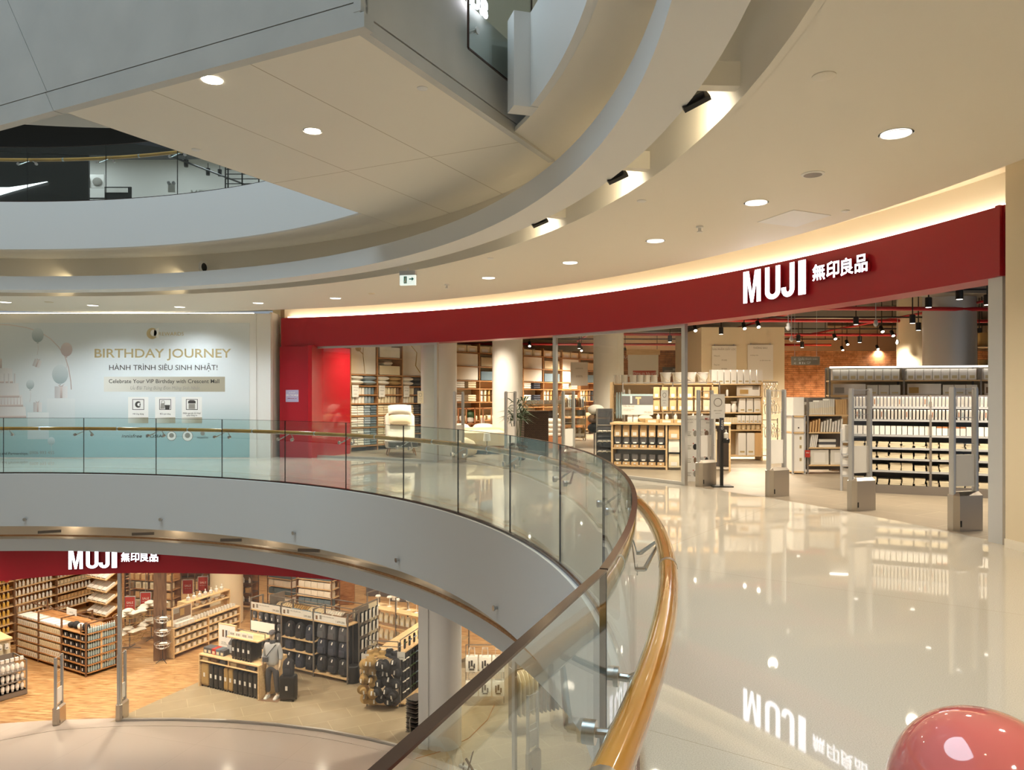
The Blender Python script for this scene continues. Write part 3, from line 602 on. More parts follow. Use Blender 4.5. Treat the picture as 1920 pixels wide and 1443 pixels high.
# ------------------------------------------------------------------ security gates
def gate(p, deg, label, zb=0.):
    o = empty('security_gate', FR(p[0], p[1], zb, deg), label, 'security gate', 'anti-theft gates')
    for x in (0.03, .35):
        MB().rrect([(x, 0, 0, .022, .035, .012), (x, 0, 1.60, .022, .035, .012), (x, 0, 1.63, .018, .03, .012)]).obj('post', 'alu', o)
    MB().box(.05, .33, -.004, .004, .42, 1.61).obj('glass_panel', 'plastic_film', o, smooth=False)
    MB().box(.05, .33, -.006, .006, 1.605, 1.615).box(.05, .35, -.005, .005, 1.28, 1.286).box(.05, .35, -.005, .005, .98, .986).obj('crossbar', 'alu', o, smooth=False)
    MB().box(.052, .348, -.012, .012, .50, .86).obj('white_panel', 'poster', o, smooth=False)
    b = MB(); b.rings([[(.0, -.04, z), (.05, -.085, z), (.37, -.085, z), (.39, .0, z), (.37, .085, z), (.05, .085, z), (.0, .04, z)] for z in (0, .40)]+[[(.06, -.03, .44), (.08, -.04, .44), (.36, -.04, .44), (.37, 0, .44), (.36, .04, .44), (.08, .04, .44), (.06, .03, .44)]])
    b.obj('base', 'brushed', o, smooth=False)
    MB().box(.055, .075, -.089, -.085, .05, .12).obj('switch', 'black', o, smooth=False)
    return o
for px, py, lb in ((1318, 911, 'security gate beside the printed poster stand'), (1452, 930, 'security gate second from the poster stand, before the hangers'), (1610, 956, 'security gate in front of the end of the stationery gondola'), (1803, 993, 'tallest looking security gate, nearest the grey jamb'),
                   (843, 869, 'security gate in front of the pale round column'), (943, 875, 'security gate in front of the potted palm'), (1040, 885, 'security gate beside the first frame of the dispenser window')):
    p = at(px, py); t = ang(p[0], p[1]); p = pol(15.0, t); gate(p, t, lb)
for px, py, lb in ((103, 1361, 'security gate on the wooden floor of the lower shop'), (221, 1353, 'security gate beside the glass edge of the lower shop'), (988, 1450, 'security gate below the coat rack of the lower shop')):
    p = at(px, py, ZL); t = ang(p[0], p[1]); gate(p, t, lb, ZL)
# glossy red rounded thing at the lower corner
p = px3(1842, 1520, 1.75)
prof = [(.10, 0), (.17, .01), (.19, .06), (.185, .2)]
top = p[2]; prof = [(.15, 0), (.19, .02), (.20, .06)]+[(.205*math.cos(a)**.85, top-.0+.225*math.sin(a)) for a in [i*math.pi/2/14 for i in range(-4, 14)] if math.cos(a) > 0]+[(.012, top+.225)]
o = tag(MB().lathe(prof, 48).obj('round_stool', 'red_toy', None, FR(p[0], p[1], 0)), 'glossy red rounded stool on the polished gallery floor', 'stool')
# notice on the red wall panel
t = oncirc(548, 14.78); z = EYE+(HOR-742)*pol(14.78, t)[1]/FPX
o = empty('wall_notice', FR(*pol(14.77, t, z), t-90), 'small purple notice on the red wall panel', 'notice')
mat('purple', (.40, .36, .52), .5)
MB().box(-.18, .18, 0, .008, -.15, .15).obj('sheet', 'purple', o, smooth=False)
text('lettering', 'SIÊU THỊ MUJI', .055, 'white', o, T(0, -.002, 0), bold=.01); text('lettering', 'ĐI LỐI NÀY', .035, 'white', o, T(0, -.002, .07)); text('lettering', 'GIỜ MỞ CỬA 10:00 - 22:00', .022, 'red_panel', o, T(0, -.002, -.07))

# ------------------------------------------------------------------ shop front of the upper floor, seen past the bridge
ta, tb2, tc = oncirc(-120, 14.8), oncirc(157, 14.8), oncirc(560, 14.8)
struct(MB().sweep([(14.8, ZU), (15.0, ZU), (15.0, ZU+2.45), (14.8, ZU+2.45)], ta+6, tb2, 24).obj('wall_front', 'black'), 'black shop front wall of the upper floor')
struct(MB().sweep([(14.75, ZU+2.4), (15.1, ZU+2.4), (15.1, ZU+3.1), (14.75, ZU+3.1)], ta+6, tc, 30).obj('wall_front', 'black'), 'black header over the upper shop front')
struct(MB().sweep([(14.78, ZU), (14.85, ZU), (14.85, ZU+2.4), (14.78, ZU+2.4)], tb2, tb2-.5, 2).obj('trim_16', 'black'))
struct(MB().sweep([(18.6, ZU), (18.8, ZU), (18.8, ZU+3.6), (18.6, ZU+3.6)], ta+6, 40, 40).obj('wall_back', 'paint_white'), 'pale wall inside the upper shop')
struct(MB().sweep([(15.1, ZU+.0), (15.11, ZU), (18.6, ZU+.001), (18.6, ZU+.002)], 80, 79.8, 1).obj('trim_16', 'black'))
b = MB(); k = lambda px, py: (*(lambda t: pol(14.77, t)[:2])(oncirc(px, 14.77)), EYE+(HOR-py)*pol(14.77, oncirc(px, 14.77))[1]/FPX)
pts = [(-110, 345), (-60, 366), (-20, 372), (20, 360), (55, 350), (90, 341), (55, 347), (20, 352), (-20, 352), (-60, 342), (-80, 325)]
f = [k(*q) for q in pts]; bk = [tuple(Vector(q)+Vector((-.0, -.05, 0))) for q in f]
b.rings([f, bk]); o = tag(b.obj('wall_emblem', mat('emblem_light', (1, 1, 1), emit=((.95, 1, 1), 2.2)), smooth=False), 'glowing white curved tick emblem on the black shop front', 'emblem')
for x in (-14.8, -12.6, -10, -7.5, -5.4):
    lamp('shop_panel_lamp', 'AREA', (x, 21.6, ZU+3.4), 28, (.9, .97, 1), shape='RECTANGLE', size=1.2, size_y=1.2)
def upart(px0, py0, px1, py1, Y, name, m, label, cat):
    a, c = px3(px0, py1, Y), px3(px1, py0, Y)
    return tag(MB().box(a[0], c[0], Y, Y+.04, a[2], c[2]).obj(name, m, smooth=False), label, cat)
o = upart(168, 327, 195, 352, 22.3, 'picture_board', 'poster', 'pale picture board on the upper shop wall', 'picture')
a = px3(182, 340, 22.27); MB().ball(a, .14, .01, .12, 10, 8).box(a[0]-.32, a[0]-.2, 22.25, 22.27, a[2]-.15, a[2]+.1).obj('drawing', 'ink_grey', o)
o = upart(196, 350, 246, 376, 22.2, 'picture_board', 'black', 'long dark framed board on the upper shop wall', 'picture')
a = px3(220, 356, 22.17); MB().box(a[0]-.35, a[0]+.3, 22.17, 22.19, a[2]-.07, a[2]+.06).obj('sheet', 'poster', o, smooth=False)
o = upart(315, 344, 328, 360, 20.8, 'emergency_lamp', 'white', 'white emergency lamp box on the upper shop wall', 'lamp')
for dx in (-.05, .05): a = px3(321.5, 343, 20.75); MB().lathe([(.045, 0), (.045, .05)], 12, M=FR(a[0]+dx*1.3, 20.72, a[2]) @ Matrix.Rotation(-math.pi/2, 4, 'X')).obj('lamp_head', 'alu', o)
o = empty('display_grid', FR(*px3(460, 360, 20.5)[:2], 0), 'black wire display grid at the end of the upper shop', 'display grid')
b = MB(); zt = [px3(0, y, 20.5)[2] for y in range(300, 385, 9)]
for z in zt: b.box(-.55, .6, -.01, .01, z, z+.02)
for x in (-.55, -.48, -.1, .35, .6): b.box(x, x+.03, -.015, .015, ZU, zt[0])
b.obj('grid', 'black', o, smooth=False)
o = empty('light_track', Matrix.Identity(4), 'black light track with small spotlights inside the upper shop', 'light track')
a, c = px3(300, 285, 18), px3(470, 350, 22.5); MB().tube([a, c], .025, 6).obj('track', 'black', o)
for px, py, Y in ((349, 304, 19.2), (390, 320, 20.2), (412, 322, 21)):
    a = px3(px, py, Y); MB().lathe([(.05, -.12), (.06, .06)], 10, M=T(*a)).tube([a, (a[0], a[1], a[2]+.2)], .01, 5).obj('spotlight', 'black', o)
t = text('lettering', 'MEN', .26, 'white', None, T(*px3(376, 369, 19.6))); tag(t, 'small white lettering near the balustrade of the upper floor', 'lettering')
o = empty('clothes_rail', FR(*px3(190, 375, 19.5)[:2], ZU), 'dark clothes on a rail in the upper shop', 'clothes rail')
MB().box(-.6, .6, -.02, .02, 1.3, 1.33).box(-.6, -.57, -.02, .02, 0, 1.3).box(.57, .6, -.02, .02, 0, 1.3).obj('rail', 'black', o, smooth=False)
for i in range(7): MB().rrect([(-.5+i*.16, 0, .5, .05, .2, .03), (-.5+i*.16, 0, 1.15, .045, .22, .03), (-.5+i*.16, 0, 1.28, .01, .03, .008)]).obj('garment', ('grey_cloth', 'black_cloth', 'blue_cloth')[i % 3], o)
# ------------------------------------------------------------------ goods: each kind is built once, then copied
KC = {}
def cached(key, fn):
    if key not in KC: KC[key] = fn()
    return KC[key]
def put(name, cat, parts, M, label, group=None):     # parts: [(None or part name, mesh)]
    if group: group = label
    if parts[0][0] is None: o = link(name, parts[0][1], None, M); rest = parts[1:]
    else: o = link(name, None, None, M); rest = parts
    tag(o, label, cat, group)
    for pn, me in rest: link(pn, me, o)
    return o
def k_box(w, d, h, m, strip=None):
    def f():
        r = min(.004, w*.2, d*.2)
        out = [(None, MB().rrect([(0, 0, 0, w/2, d/2, r), (0, 0, h, w/2, d/2, r)], 2).mesh('box', m))]
        if strip: out.append(('label', MB().box(-w*.3, w*.3, -d/2-.0015, -d/2, h*.12, h*strip[1]).mesh('label', strip[0], smooth=False)))
        return out
    return cached(('box', w, d, h, m, strip), f)
def k_fold(w, d, h, m):                    # folded cloth: rounded front fold
    return cached(('fold', w, d, h, m), lambda: [(None, MB().rings([[(x*w/2, y*d/2, z*h) for y, z in ((-.9, .0), (-1, .25), (-1, .7), (-.9, .97), (.9, 1), (1, .6), (.95, 0))] for x in (-1, -.96, .96, 1)]).mesh('folded', m, angle=60))])
def k_pillow(w, d, h, m):
    def f():
        b = MB(); n = 10; top = []; 
        for sgn in (1, -1):
            g = [[(w/2*(2*i/n-1), d/2*(2*j/n-1), h/2+sgn*h/2*(max(0, (1-(2*i/n-1)**2)*(1-(2*j/n-1)**2)))**.4) for j in range(n+1)] for i in range(n+1)]
            b.rings(g, close=False, cap0=False, cap1=False)
        return [(None, b.mesh('pillow', m, angle=80))]
    return cached(('pillow', w, d, h, m), f)
def k_lathe(name, prof, m, n=10, extra=()):
    return cached(('lathe', name, m), lambda: [(None, MB().lathe(prof, n).mesh(name, m))]+[(pn, fn().mesh(pn, pm)) for pn, fn, pm in extra])
def bottle(m, capm, h=.2, r=.032):
    return k_lathe('bottle%.3f%.3f%s' % (h, r, capm), [(r*.92, 0), (r, h*.04), (r, h*.66), (r*.8, h*.74), (r*.4, h*.79), (r*.4, h*.82)], m, 10,
                   [('cap', lambda: MB().lathe([(r*.5, h*.8), (r*.5, h*.9), (r*.2, h*.9), (r*.2, h*.97)], 8).box(-r*.9, r*.2, -r*.2, r*.2, h*.95, h), capm)])
def k_bag(w, d, h, m, fold='white'):       # standing pouch with a folded top
    return cached(('bag', w, d, h, m), lambda: [(None, MB().rings([[(x, y, z) for x, y in ((-a, -c), (a, -c), (a, c), (-a, c))] for z, a, c in ((0, w/2, d/2), (h*.55, w*.49, d*.5), (h*.85, w*.48, d*.15), (h, w*.48, .004))]).mesh('pouch', m, angle=60)),
                   ('label', MB().box(-w*.28, w*.28, -d*.5-.003, -d*.5-.001, h*.1, h*.4).mesh('label', fold, smooth=False))])
def row(parts, F, xs, y, z, name, cat, label, group, jx=.0, jr=0., yj=0.):
    for x in xs: put(name, cat, parts, F @ T(x+random.uniform(-jx, jx), y+random.uniform(-yj, yj), z, random.uniform(-jr, jr)), label, group)
def lin(a, b, n): return [a+(b-a)*(i+.5)/n for i in range(n)]
def shelf_unit(name, F, W, D, zs, label, cat, bays=1, top=None, post='grey_metal', shelf='pale_wood', back=None, th=.025, pr=.016, group=None, wood=False, z0=0):
    o = empty(name, F, label, cat, group); top = top or zs[-1]+.03
    for i in range(bays+1):
        x = W*i/bays
        if wood: MB().box(x-.015, x+.015, 0, D, z0, top).obj('side_panel', shelf if wood is True else wood, o, smooth=False)
        else:
            for y in (pr, D-pr): MB().box(x-pr, x+pr, y-pr, y+pr, z0, top).obj('post', post, o, smooth=False)
            MB().box(x-pr*.8, x+pr*.8, pr, D-pr, top-.03, top).obj('crossbar', post, o, smooth=False)
    for z in zs: MB().box(0, W, .0, D, z-th, z).obj('shelf', shelf, o, smooth=False)
    if back: MB().box(0, W, D-.012, D, z0+.05, top).obj('back_panel', back, o, smooth=False)
    return o
def board(F, w, h, m, label, cat='notice', name='notice_board', lines=(), th=.012, inkm='ink_grey', frame=None):   # board facing local -y, origin at its lower middle
    o = empty(name, F, label, cat); MB().box(-w/2, w/2, 0, th, 0, h).obj('sheet', m, o, smooth=False)
    if frame: MB().box(-w/2-.02, w/2+.02, -.005, th+.01, h, h+.025).box(-w/2-.02, -w/2, -.005, th+.01, 0, h).box(w/2, w/2+.02, -.005, th+.01, 0, h).obj('frame', frame, o, smooth=False)
    for body, sz, x, z, al in lines: text('lettering', body, sz, inkm, o, T(x, -.001, z), align=al, ext=.0006)
    return o
def picture(o, items):                     # flat printed shapes on a board: (x0,x1,z0,z1,mat)
    for i, (a, c, e, g, m) in enumerate(items): MB().box(a, c, -.002-.0006*i, 0, e, g).obj('picture', m, o, smooth=False)

# ================================================================== UPPER SHOP
# --- bedding wall behind the first window
F = FAB(at(658, 847), (-1.35, 25.2)); ZSH = [.15, .41, .66, .98, 1.32, 1.57, 1.82, 2.13]
W3 = 1.03*4
shelf_unit('bedding_shelf', F, W3, .45, ZSH, 'tall wooden wall shelf of folded bedding behind the first shop window', 'shelf', 4, 3.4, shelf='mid_wood', back='cream_cloth', wood='mid_wood', th=.03)
FM = [['white_cloth', 'white_cloth', 'blue_cloth', 'slate_cloth'], ['cream_cloth', 'cream_cloth', 'beige_cloth', 'brown_cloth'], ['white_cloth', 'cream_cloth', 'grey_cloth', 'navy_cloth'], ['white_cloth', 'cream_cloth', 'beige_cloth', 'grey_cloth']]
BN = ['first', 'second', 'third', 'fourth']; CN = {'white_cloth': 'white', 'blue_cloth': 'pale blue', 'slate_cloth': 'slate', 'cream_cloth': 'cream', 'beige_cloth': 'beige', 'brown_cloth': 'brown', 'grey_cloth': 'grey', 'navy_cloth': 'navy'}
for bi in range(3):
    x0 = bi*1.03
    for si, (z, n) in enumerate(((.15, 3), (.41, 3), (.66, 4), (.98, 4))):
        for c in range(4):
            m = FM[bi][c]; lb = '%s folded bedding, %s shelf from the floor, %s bay of the bedding wall' % (CN[m], ('lowest', 'second', 'third', 'fourth')[si], BN[bi])
            for k in range(n): put('folded_sheet', 'bedding', k_fold(.225, .36, .068, m), F @ T(x0+.14+c*.248, .2+random.uniform(-.012, .012), z+.002+k*.0695), lb, 'folded sheets, '+lb[-40:]+str(c))
    for si, z in enumerate((1.32, 1.57)):
        mm = [FM[bi][0], FM[bi][1], FM[bi][2], FM[bi][3]]
        for c in range(7):
            m = mm[c//2]; row(k_lathe('roll', [(.05, 0), (.058, .01), (.058, .19), (.05, .2)], m, 10), F, [x0+.14+c*.125], .1, z, 'rolled_blanket', 'bedding', '%s rolled blanket standing on the %s row of rolls, %s bay' % (CN[m], ('lower', 'upper')[si], BN[bi]), 'rolled blankets %d %d' % (bi, si))
    for c in range(2):
        for k in range(2):
            m = ('white_cloth', 'blue_cloth', 'white_cloth', 'tan_cloth', 'white_cloth', 'grey_cloth')[bi*2+c]
            put('pillow', 'pillow', k_pillow(.5, .40, .15, m), F @ T(x0+.27+c*.49, .2, 1.83+k*.13), '%s pillow, %s of its pair, above the rolls in the %s bay' % ({'tan_cloth': 'tan'}.get(m, CN.get(m)), ('lower', 'upper')[k], BN[bi]))
    o = board(F @ T(x0+.16, -.01, 1.50), .24, .33, 'poster', 'white price card before the rolls in the %s bay of the bedding wall' % BN[bi], 'price card', 'price_card', [('Chăn ga', .05, 0, .25, 'CENTER'), ('499.000', .05, 0, .17, 'CENTER'), ('cotton', .045, 0, .07, 'CENTER')])
gradmat('print_cotton', (.70, .55, .38), (.86, .84, .78), 0, .1, .7); gradmat('print_sky', (.55, .48, .40), (.85, .83, .80), 0, .2, .6)
o = board(F @ T(.515, .05, 2.14), .96, 1.2, 'print_cotton', 'large photo panel of a brown cotton branch on the bedding wall', 'picture', 'wall_picture')
b = MB(); b.tube([(.05, -.004, .02), (-.02, -.004, .5), (.0, -.004, 1.1)], .018, 6, ell=(1, .1)).tube([(-.01, -.004, .55), (-.2, -.004, .68), (-.35, -.004, .85)], .014, 6); b.ball((-.2, -.004, .7), .11, .003, .08, 10, 6); b.obj('picture', 'tan_cloth', o)
o = board(F @ T(2.575, .05, 2.14), .96, 1.2, 'print_sky', 'large bright photo panel of a curtain in the third bay of the bedding wall', 'picture', 'wall_picture')
MB().tube([(-.1, -.004, .9), (.15, -.004, .7), (.1, -.004, .3), (.3, -.004, .1)], .03, 6, ell=(1, .1)).obj('picture', 'tan_cloth', o)
MB().box(1.06, 2.03, 0, .45, 2.60, 2.63).obj('shelf', 'mid_wood', [q for q in C.objects if q.name == 'bedding_shelf'][0], smooth=False)
put('bed_sample', 'bedding', [(None, k_box(.84, .4, .26, 'cream_cloth')[0][1]), ('pillow', k_pillow(.4, .3, .16, 'white_cloth')[0][1])], F @ T(1.55, .22, 2.14), 'cream sample bed with small pillow on the high shelf of the second bay')
put('bed_sample', 'bedding', k_box(.84, .4, .30, 'white_cloth'), F @ T(1.55, .22, 2.64), 'white folded quilt on the topmost shelf of the second bay')
for q in C.objects:
    if q.name.startswith('pillow') and q.parent and q.parent.name == 'bed_sample': q.location = (0, 0, .26)

# --- second bedding wall further back
F = FAB((-1.85, 25.0), (3.45, 30.8)); BL = math.dist((-1.85, 25.0), (3.45, 30.8)); nb = 7; bw = BL/nb
Z2 = [.2, .7, 1.13, 1.33, 1.78, 2.05, 2.53, 3.0]
shelf_unit('bedding_shelf', F, BL, .42, Z2, 'far wooden wall shelf of bedding boxes behind the white column', 'shelf', nb, 3.3, shelf='mid_wood', back='cream_cloth', wood='mid_wood', th=.03)
for bi in range(nb):
    x0 = bi*bw; nmb = ('first', 'second', 'third', 'fourth', 'fifth', 'sixth', 'seventh')[bi]
    if bi in (1, 4, 6) : 
        for si, z in enumerate((1.33, 1.56)):
            for c in range(5): put('rolled_blanket', 'bedding', k_lathe('roll', [(.05, 0), (.058, .01), (.058, .19), (.05, .2)], ('white_cloth', 'cream_cloth', 'tan_cloth', 'brown_cloth', 'black_cloth')[c], 10), F @ T(x0+.14+c*bw/6, .1, z+.002), 'rolled blanket in the %s bay of the far bedding wall, %s' % (nmb, ('lower row', 'upper row')[si]), 'far rolls %d %d' % (bi, si))
        for k in range(2): put('bed_sample', 'bedding', k_box(bw*.8, .3, .3, ('terracotta' if False else ('beige_cloth', 'slate_cloth')[k])), F @ T(x0+bw/2, .2, (2.55, 2.07)[k]), ('beige', 'slate blue')[k]+' sample bed cover in the %s bay of the far bedding wall' % nmb)
    else:
        board(F @ T(x0+bw/2, .04, 2.07), bw*.9, .88, ('print_cotton', 'print_sky', 'poster')[bi % 3], 'tall bright photo panel in the %s bay of the far bedding wall' % nmb, 'picture', 'wall_picture')
        for si, z in enumerate((1.34, 1.79)):
            for c in range(2):
                for k in range(3): put('folded_sheet', 'bedding', k_fold(.36, .34, .075, ('white_cloth', 'navy_cloth' if bi in (3,) else 'cream_cloth')[c]), F @ T(x0+.24+c*.48*bw, .19, z+k*.077), 'folded quilt in the %s bay of the far bedding wall, %s shelf' % (nmb, ('lower', 'upper')[si]), 'far quilts %d %d %d' % (bi, si, c))
    for c in range(2): put('storage_box', 'box', k_box(bw*.42, .3, .22, 'cream_cloth', ('white', .6)), F @ T(x0+bw*(.27+.46*c), .2, 3.0), 'pale storage box on the top shelf of the far bedding wall, %s bay' % nmb, 'far top boxes %d' % bi)
    for c in range(3): put('folded_sheet', 'bedding', k_fold(.26, .34, .16, ('white_cloth', 'beige_cloth', 'cream_cloth')[(c+bi) % 3]), F @ T(x0+.17+c*bw*.32, .19, .705), 'thick folded quilt low in the %s bay of the far bedding wall' % nmb, 'far low quilts %d' % bi)

# --- bed, cubby, lounger, palm, wicker screen
a = px3(860, 800, 20.9); F = FR(a[0]-.2, 19.9, 0, 8)
o = empty('bed', F, 'low bed with cream quilt and beige throw behind the open shop entrance', 'bed')
MB().box(0, 1.5, 0, 2.0, .12, .3).box(.05, .13, .05, .13, 0, .12).box(1.37, 1.45, .05, .13, 0, .12).box(.05, .13, 1.87, 1.95, 0, .12).box(1.37, 1.45, 1.87, 1.95, 0, .12).obj('frame', 'mid_wood', o, smooth=False)
MB().rrect([(.75, 1, .3, .74, .99, .08), (.75, 1, .5, .74, .99, .1), (.75, 1, .54, .70, .95, .1)]).obj('mattress', 'white_cloth', o)
MB().rrect([(.75, .72, .22, .79, .80, .1), (.75, .72, .56, .79, .80, .12), (.75, .72, .64, .70, .7, .12), (.75, .72, .66, .5, .5, .12)]).obj('quilt', 'cream_cloth', o)
MB().rrect([(.75, .35, .24, .81, .36, .1), (.75, .35, .60, .81, .36, .1), (.75, .35, .672, .7, .3, .1)]).obj('throw', 'beige_cloth', o)
for i, x in enumerate((.4, 1.1)): put('pillow', 'pillow', k_pillow(.6, .42, .2, 'white_cloth'), F @ T(x, 1.72, .55), 'white pillow at the head of the low bed, %s the round column' % ('away from', 'towards')[i])
a = px3(859, 795, 22.4); c = px3(921, 795, 22.4)
o = shelf_unit('cubby_shelf', FR(a[0], 22.4, 0, 0), c[0]-a[0], .35, [.08, .72, 1.17], 'open wooden cubby shelf behind the low bed', 'shelf', 4, 1.18, shelf='terracotta', wood='terracotta', th=.03)
p = px3(882, 787, 22.55); put('plant_jar', 'plant', [(None, MB().lathe([(.08, 0), (.12, .05), (.12, .16), (.07, .2)], 14).mesh('jar', 'clear_plastic')), ('leaves', MB().ball((0, 0, .22), .15, .12, .16, 9, 7).mesh('leaves', 'leaf'))], T(p[0], 22.55, .725), 'green plant in a glass jar on the wooden cubby shelf')
put('white_candle', 'candle', k_box(.1, .1, .16, 'white'), T(px3(905, 0, 22.5)[0], 22.5, .725), 'white candle block in the wooden cubby shelf')
for i in range(3): put('book', 'book', k_box(.03, .2, .26, ('poster', 'cream_cloth', 'tan_cloth')[i]), T(px3(866, 0, 22.5)[0]+i*.034, 22.5, .725), '%s book standing in the wooden cubby shelf' % ('white', 'cream', 'tan')[i])
o = empty('lounge_chair', FR(-3.25, 19.35, 0, 12), 'reclining lounge chair with white cushions in the shop window', 'chair')
for x, y in ((.15, .1), (.75, .1), (.15, .75), (.75, .75)): MB().tube([(x, y, .22), (x+(.06 if x > .4 else -.06), y+(.05 if y > .4 else -.05), 0)], [.022, .014], 8).obj('leg', 'mid_wood', o)
MB().rrect([(.45, .42, .2, .40, .40, .08), (.45, .42, .38, .42, .42, .1), (.45, .42, .42, .36, .36, .1)]).obj('seat_cushion', 'white_cloth', o)
MB().rrect([(.45, .0, .0, .38, .10, .08), (.45, 0, .72, .40, .10, .09), (.45, 0, .80, .34, .06, .05)], M=Matrix.Translation((0, .72, .34)) @ Matrix.Rotation(-.5, 4, 'X')).obj('back_cushion', 'white_cloth', o)
MB().rrect([(.45, -.35, .26, .36, .26, .1), (.45, -.35, .38, .36, .26, .1)]).obj('footrest', 'grey_cloth', o)
put('pillow', 'pillow', k_pillow(.62, .3, .2, 'white_cloth'), FR(-3.25, 19.35, 0, 12) @ T(.45, 1.08, 1.1) @ Matrix.Rotation(.9, 4, 'X'), 'white headrest pillow on the reclining lounge chair')
put('pillow', 'pillow', k_pillow(.58, .3, .18, 'cream_cloth'), FR(-3.25, 19.35, 0, 12) @ T(.45, .92, .85) @ Matrix.Rotation(.9, 4, 'X'), 'cream pillow below the headrest of the lounge chair')
p = at(868, 853); put('bean_bag', 'cushion', [(None, MB().rings([[(r*math.cos(2*math.pi*k/16)*(1+.12*math.cos(4*math.pi*k/16)), r*math.sin(2*math.pi*k/16), z) for k in range(16)] for r, z in ((.3, 0), (.42, .08), (.44, .22), (.36, .38), (.2, .47), (.03, .5))]).mesh('bean_bag', 'cream_cloth', angle=80))], FR(p[0]-.1, p[1]-.35, 0), 'cream bean bag sofa in front of the low bed')
p = at(913, 852); o = empty('floor_lamp', FR(p[0], p[1]), 'small standing lamp with pale shade beside the bed', 'lamp')
MB().lathe([(.1, 0), (.1, .015), (.012, .02), (.012, .38)], 14).obj('pole', 'grey_metal', o); MB().lathe([(.1, .36), (.08, .56)], 14).obj('lamp_shade', 'poster', o)
F = FR(.15, 18.2, 0); o = empty('potted_palm', F, 'leafy green potted palm between the gates', 'plant')
MB().lathe([(.13, 0), (.2, .04), (.22, .42), (.19, .42), (.18, .36)], 20).obj('pot', 'wicker', o)
rs = random.Random(3)
for i in range(9):
    a = rs.uniform(0, 6.28); h = rs.uniform(.95, 1.36); ex, ey = .2*math.cos(a), .2*math.sin(a)
    b = MB(); b.tube([(ex*.3, ey*.3, .36), (ex*.6, ey*.6, h*.7), (ex, ey, h)], .008, 5)
    for k in range(13):
        fa = 6.28*k/13+a; l = rs.uniform(.32, .46); dz = rs.uniform(-.12, .2); d = Vector((math.cos(fa), math.sin(fa), 0)); s = Vector((-d.y, d.x, 0))*.022
        p0 = Vector((ex, ey, h)); p1 = p0+d*l*.5+Vector((0, 0, dz*.6+.05)); p2 = p0+d*l+Vector((0, 0, dz-.05))
        b.add([p0, p1-s, p1+s, p2, p1+Vector((0, 0, .008))], [(0, 1, 4), (0, 4, 2), (1, 3, 4), (4, 3, 2)])
    b.obj('frond', 'leaf', o, angle=80)
tag(MB().box(0, .62, 0, .5, 0, 1.16).obj('wicker_screen', 'wicker', None, FR(.30, 18.75, 0, 12), smooth=False), 'dark woven wicker box behind the palm', 'basket')
F = FR(.70, 20.4, 0, 5); o = empty('daybed', F, 'orange wooden daybed stacked with white quilts', 'bed')
MB().box(0, .75, 0, .9, .12, .42).box(.68, .75, 0, .9, .42, .72).obj('frame', 'terracotta', o, smooth=False)
for x, y in ((.05, .05), (.7, .05), (.05, .85), (.7, .85)): MB().box(x-.03, x+.03, y-.03, y+.03, 0, .12).obj('leg', 'terracotta', o, smooth=False)
for k in range(4): put('folded_quilt', 'bedding', k_fold(.6, .7, .12, 'white_cloth'), F @ T(.33, .45, .425+k*.122), 'white quilt in the pile on the orange wooden daybed', 'quilts on the daybed')
F = FR(px3(986, 0, 23)[0], 23, 0, 0); o = empty('display_table', F, 'long pale display table with folded towels near the far bedding wall', 'table')
MB().box(0, 1.1, 0, .8, 1.24, 1.28).obj('tabletop', 'pale_wood', o, smooth=False)
for x, y in ((.04, .04), (1.06, .04), (.04, .76), (1.06, .76)): MB().box(x-.025, x+.025, y-.025, y+.025, 0, 1.24).obj('leg', 'pale_wood', o, smooth=False)
MB().box(0, 1.1, 0, .8, .7, .73).obj('shelf', 'mid_wood', o, smooth=False)
for c in range(6):
    for k in range(2): put('folded_towel', 'towel', k_fold(.16, .3, .06, 'white_cloth'), F @ T(.1+c*.18, .2, 1.282+k*.062), 'white folded towel on the long pale display table', 'towels on the pale table')
for c in range(2): put('cushion', 'pillow', k_pillow(.45, .2, .34, ('cream_cloth', 'grey_cloth')[c]), F @ T(.28+c*.52, .4, .74), ('cream', 'grey')[c]+' cushion under the long pale display table')

# --- hanging clothes rack and side stand
F = FR(px3(1052, 0, 26)[0], 26, 0, 3); wd = px3(1098, 0, 26)[0]-px3(1052, 0, 26)[0]
shelf_unit('clothes_rack', F, wd, .5, [.1, .55, .85, 1.15], 'grey metal rack of hanging clothes on the wooden floor behind the dispenser window', 'rack', 2, 1.52, shelf='pale_wood')
GM = ['grey_cloth', 'terracotta', 'tan_cloth', 'brown_cloth', 'white_cloth', 'blue_cloth', 'tan_cloth', 'cream_cloth']
def k_garment(m, h=.36, w=.2):
    return cached(('garment', m, h, w), lambda: [(None, MB().rrect([(0, 0, 0, .022, w, .02), (0, 0, h*.8, .02, w*.95, .018), (0, 0, h*.95, .012, w*.5, .01), (0, 0, h, .006, .02, .005)]).tube([(0, 0, h-.01), (0, 0, h+.03), (0, .02, h+.05)], .004, 5).mesh('garment', m))])
for i in range(14): m = GM[i % 8]; put('garment', 'clothes', k_garment(m), F @ T(.06+i*(wd-.12)/13, .25, 1.12), '%s garment hanging on the grey clothes rack' % ({'terracotta': 'rust', 'tan_cloth': 'tan'}.get(m) or CN.get(m)), 'hanging garments '+m)
for si, z in enumerate((.55, .85)):
    for i in range(6): put('folded_shirt', 'clothes', k_fold(.2, .35, .2, GM[(i*3+si) % 8]), F @ T(.13+i*(wd-.2)/5, .25, z), 'folded shirts on the %s middle shelf of the grey clothes rack' % ('lower', 'upper')[si], 'shirts %d' % si)
for i in range(9): put('packed_pyjamas', 'clothes', k_bag(.15, .2, .34, 'white_cloth' if i % 2 else 'tan_cloth'), F @ T(.08+i*(wd-.14)/8, .25, .1), 'packed pyjamas in clear film on the lowest shelf of the clothes rack', 'packed pyjamas')
